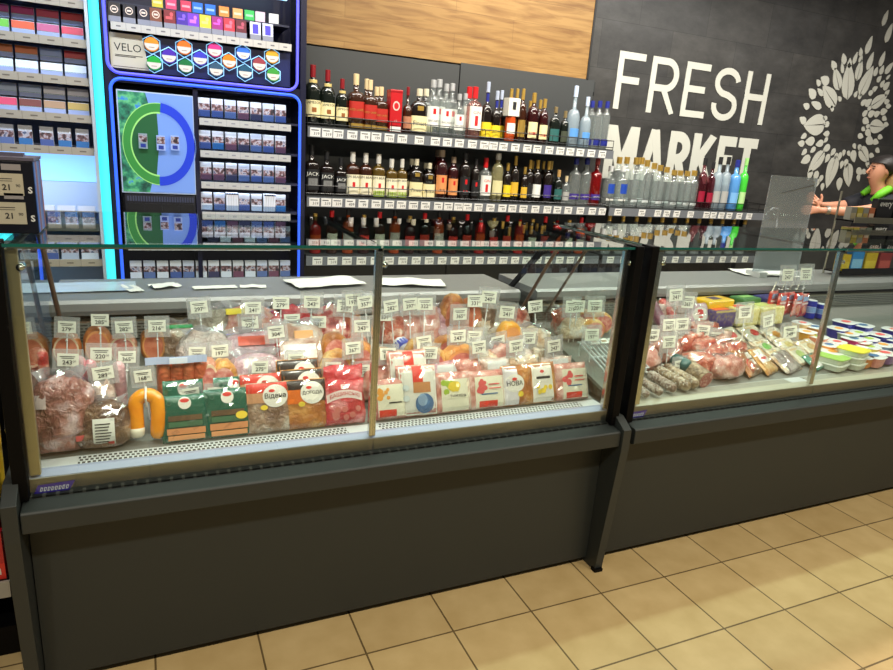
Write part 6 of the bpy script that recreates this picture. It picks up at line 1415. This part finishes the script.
wz = MB(); c_ = Vector((4.475, 3.126, 1.291)); wz.tube([c_+Vector((-.012, 0, -.001)), c_+Vector((.012, -.002, .001))], .031, 16); PP(wz, 'wristwatch', M((190, 186, 176), .3, .8), smooth=False)

# ---------------------------------------------------------------- light
wd = bpy.data.worlds.new('world'); S.world = wd; wd.use_nodes = True
bgn = wd.node_tree.nodes['Background']; bgn.inputs['Color'].default_value = (1., .95, .88, 1); bgn.inputs['Strength'].default_value = .10
def area(name, loc, size, power, col, target, spread=180):
    l = bpy.data.lights.new(name, 'AREA'); l.shape = 'RECTANGLE'; l.size, l.size_y = size; l.energy = power; l.color = col; l.spread = math.radians(spread)
    o = bpy.data.objects.new(name, l); COL.objects.link(o); o.location = loc
    o.rotation_euler = (Vector(target)-Vector(loc)).to_track_quat('-Z', 'Y').to_euler(); return o
WARM = (1., .89, .70); NEUT = (1., .94, .82)
area('ceiling_light_over_counter', (2.2, 2.72, 3.0), (5.4, .10), 105, NEUT, (2.2, 2.3, 0))
for k, x in enumerate((-1.1, 0., 1.2, 2.3, 3.45, 4.6)):
    area('aisle_spot', (x, -.1, 3.0), (.14, .14), 17, WARM, (x, .8, 0), 150)
for x0, x1 in ((-.28, .60), (.61, 1.48), (1.64, 2.57), (2.59, 3.56), (3.58, 4.52)):
    area('case_led', ((x0+x1)/2, 1.79, 1.226), (x1-x0, .012), 2.9, (1., .93, .80), ((x0+x1)/2, 2.12, .72), 150)
area('ceiling_light_at_wall', (3.6, 3.0, 2.95), (4.5, .12), 40, (1., .97, .92), (3.9, 4.1, 1.4), 130)
area('ceiling_light_at_bottles', (1.5, 2.9, 2.9), (2.6, .12), 16, NEUT, (1.8, 3.9, 1.3), 130)
for z in (1.715, 1.55, 1.39, 1.235):
    area('cabinet_led', (.51, 3.73, z), (.44, .01), .55, (.70, .82, 1.), (.51, 3.76, 1.0), 160)
for z in (2.045, 1.878, 1.712, 1.545, 1.39):
    area('cabinet_led', (-.55, 3.725, z), (.6, .01), 3.4, (.52, .70, 1.), (-.55, 3.80, 1.0), 160)
area('added_cabinet_fill', (-.55, 2.95, 2.75), (.9, .12), 6, (.48, .70, 1.), (-.6, 3.75, 1.5), 100)  # added bluish fill to brighten the left cabinet, no actual lamp there
area('added_cabinet_fill', (.35, 2.95, 2.75), (.6, .12), 3, (.60, .74, 1.), (.35, 3.72, 1.4), 100)  # same kind of added fill for the middle cabinet's packs
# ---------------------------------------------------------------- groups of repeats
GR = {'deli counter': 'deli counters in line', 'cigarette cabinet': 'cigarette cabinets', 'can': 'pouch cans on the hexagon board', 'tub': 'tubs in the right case', 'cheese': 'cheese blocks in the right case',
      'snack packet': 'packets on the counter rack', 'paper': 'papers on the worktops', 'carton': 'cartons on the low shelf', 'tin': 'tins', 'sign': None, 'rack': None}
for o in [q for q in COL.objects if q.parent is None and 'category' in q.keys()]:
    c, l = o['category'], o['label']; x = o.location.x
    if 'group' in o.keys(): continue
    g = GR.get(c)
    if c == 'bottle': g = 'bottles on the '+('upper shelf' if o.location.z > 1.5 else 'middle shelf' if o.location.z > 1.1 and x < 2.92 else 'right-hand shelf' if o.location.z > 1.1 else 'lower shelf')
    elif c == 'cigarette pack': g = 'packs in the '+('left cigarette cabinet' if x < -.22 else 'upper neon panel' if o.location.z > 1.8 else 'lower neon panel')
    elif c == 'price card': g = 'price cards in the '+('left' if x < 1.56 else 'right')+' case'
    elif c in ('ham', 'sausage', 'sausages', 'packed meat'): g = {'ham': 'ham pieces', 'sausage': 'loose sausages', 'sausages': 'sausage packs', 'packed meat': 'film-packed meats'}[c]+' in the '+('left' if x < 1.56 else 'right')+' case'
    elif c == 'snack bag': g = 'red bags on hooks' if x > 1 else 'crisp bags on the low shelf'
    if c == 'tin' and o.name.startswith('gift'): g = None
    if g: o['group'] = g
S.view_settings.view_transform = 'Standard'; S.view_settings.look = 'None'; S.view_settings.gamma = 1; S.view_settings.exposure = .0
S.cycles.transparent_max_bounces = 24; S.cycles.max_bounces = 8; S.cycles.caustics_reflective = False; S.cycles.caustics_refractive = False
S.cycles.sample_clamp_indirect = 4.
